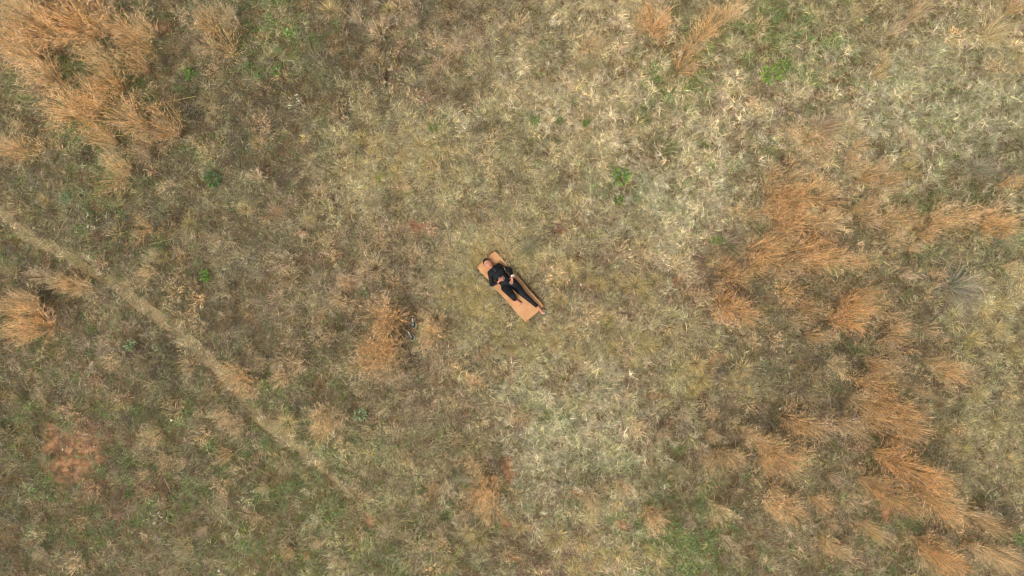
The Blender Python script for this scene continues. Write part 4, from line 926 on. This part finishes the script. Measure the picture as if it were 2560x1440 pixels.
# collar zip
zp = [uvw(1233.5+6.5*t, 670.5+9*t, 0) for t in np.linspace(0, 1, 7)]
bt = bpy.data.objects['top'].data; tv = np.zeros(len(bt.vertices)*3); bt.vertices.foreach_get('co', tv); tv = tv.reshape(-1, 3)
def surf(p):
    w_ = to_world(p[None])[0]; d = np.hypot(tv[:, 0]-w_[0], tv[:, 1]-w_[1]); return tv[d < .012][:, 2].max()-MZ
for q in zp: q[2] = surf(q)+.001
zpo = strip('zip', zp, .006, simple('grey_zip_metal', (.22, .21, .22), .4, spec=.6), np.array([MV[0]*0, 1, 0]), .0018, bpy.data.objects['top'])
# white bracelet round the wrist
G = Field(uvw(*wrL)-.09, uvw(*wrL)+.09, .003)
ax_ = uvw(*wrL)-uvw(*elL); ax_ /= np.linalg.norm(ax_); cc_ = uvw(*wrL)+ax_*.004
e1 = np.cross(ax_, [0, 0, 1.]); e1 /= np.linalg.norm(e1); e2 = np.cross(ax_, e1)
ring_ = [cc_+(e1*math.cos(a)+e2*math.sin(a))*.035 for a in np.linspace(0, 2*math.pi, 25)]
G.union([('c', ring_[k]-ax_*.007, ring_[k]+ax_*.007, .0065, .0065) for k in range(24)]+[('c', ring_[k], ring_[k+1], .0075, .0075) for k in range(24)], .002)
bodymesh('bracelet', G, simple('white_bracelet', (.82, .81, .80), .45), pe); del G

# ------------------------------------------------------------ shoes left in the grass
def shoe(loc, rz, label, accent):
    t = empty('shoe', loc, rz); props(t, label, 'shoe', 'pair of dark shoes left in the grass')
    n = 25; prof = [(-.135, .030), (-.125, .036), (-.09, .038), (-.03, .034), (.03, .040), (.08, .046), (.12, .036), (.14, .012)]   # x, half width
    xs = np.array([p[0] for p in prof]); ws = np.array([p[1] for p in prof])
    def loft(z0, z1, sc0, sc1, name, mat, cap=True, x0=-.14, x1=.14):
        X_ = np.linspace(x0, x1, n); Wd = np.interp(X_, xs, ws); m = np.concatenate([np.column_stack([X_, Wd]), np.column_stack([X_[::-1], -Wd[::-1]])])
        V_ = np.concatenate([np.column_stack([m*sc0, np.full(len(m), z0)]), np.column_stack([m*sc1, np.full(len(m), z1)])]); k = len(m)
        bm = bmesh.new(); vs_ = [bm.verts.new(q) for q in V_]
        for i in range(k): bm.faces.new((vs_[i], vs_[(i+1) % k], vs_[k+(i+1) % k], vs_[k+i]))
        if cap: bm.faces.new(vs_[k:]); bm.faces.new(vs_[:k][::-1])
        bmesh.ops.recalc_face_normals(bm, faces=bm.faces); me = bpy.data.meshes.new(name); bm.to_mesh(me); bm.free(); return add(name, me, mat, t)
    loft(0, .026, 1, 1.03, 'sole', simple('off_white_sole', lin(206, 200, 190), .7))
    # upper: rings from sole up to collar and over the toe
    NS_ = 20; NR = 11; V_ = []
    for i in range(NS_+1):
        x_ = -.135+.27*i/NS_; wd_ = np.interp(x_, xs, ws)*.98; u_ = i/NS_
        top_h = .085 if u_ < .45 else .085-.045*((u_-.45)/.55)**.8
        op = 0 if (u_ < .08 or u_ > .48) else 1                     # foot opening
        for j in range(NR+1):
            th = math.pi*j/NR; cy, sz_ = math.cos(th), math.sin(th)
            if op and .28 < j/NR < .72: V_.append((x_, wd_*cy*1.0, .026+(top_h-.026)*.86)); continue
            V_.append((x_, wd_*cy*(1-.25*sz_*u_), .026+(top_h-.026)*sz_**.6))
    F_ = []
    for i in range(NS_):
        for j in range(NR):
            u_ = (i+.5)/NS_
            if .08 < u_ < .48 and .28 < (j+.5)/NR < .72: continue
            o_ = i*(NR+1)+j; F_.append((o_, o_+1, o_+NR+2, o_+NR+1))
    add('upper', mesh_np('upper', np.array(V_), np.array(F_), True), simple('black_mesh_fabric', (.016, .015, .018), .8, bump=.4), t)
    loft(.03, .055, .82, .78, 'insole', simple('beige_insole', lin(206, 190, 170), .8), x0=-.105, x1=-.03)
    L_ = []
    for k in range(4):
        x_ = .012+.018*k; L_.append(blades(np.array([[x_, -.022, .088-.006*k]]), np.array([1.5]), np.array([.045]), np.array([.35]), np.array([.75]), np.array([.0]), np.array([.007]), 4, .01, 1))
    v, f, _ = merge(L_); add('laces', mesh_np('laces', v, f), simple('pale_laces', accent, .7), t)
sz0 = float(gz(np.array(-2.45), np.array(-.9)))
a1, a2 = W(1036, 805), W(1029, 836)
shoe((a1[0], a1[1], sz0+.24), math.radians(-84), 'black shoe with pale insole and mint laces, upper one of the hidden pair', tuple(lin(140, 190, 172)))
shoe((a2[0], a2[1], sz0+.22), math.radians(-58), 'black shoe with pale insole, lower one of the hidden pair', tuple(lin(190, 185, 185)))
print('done')
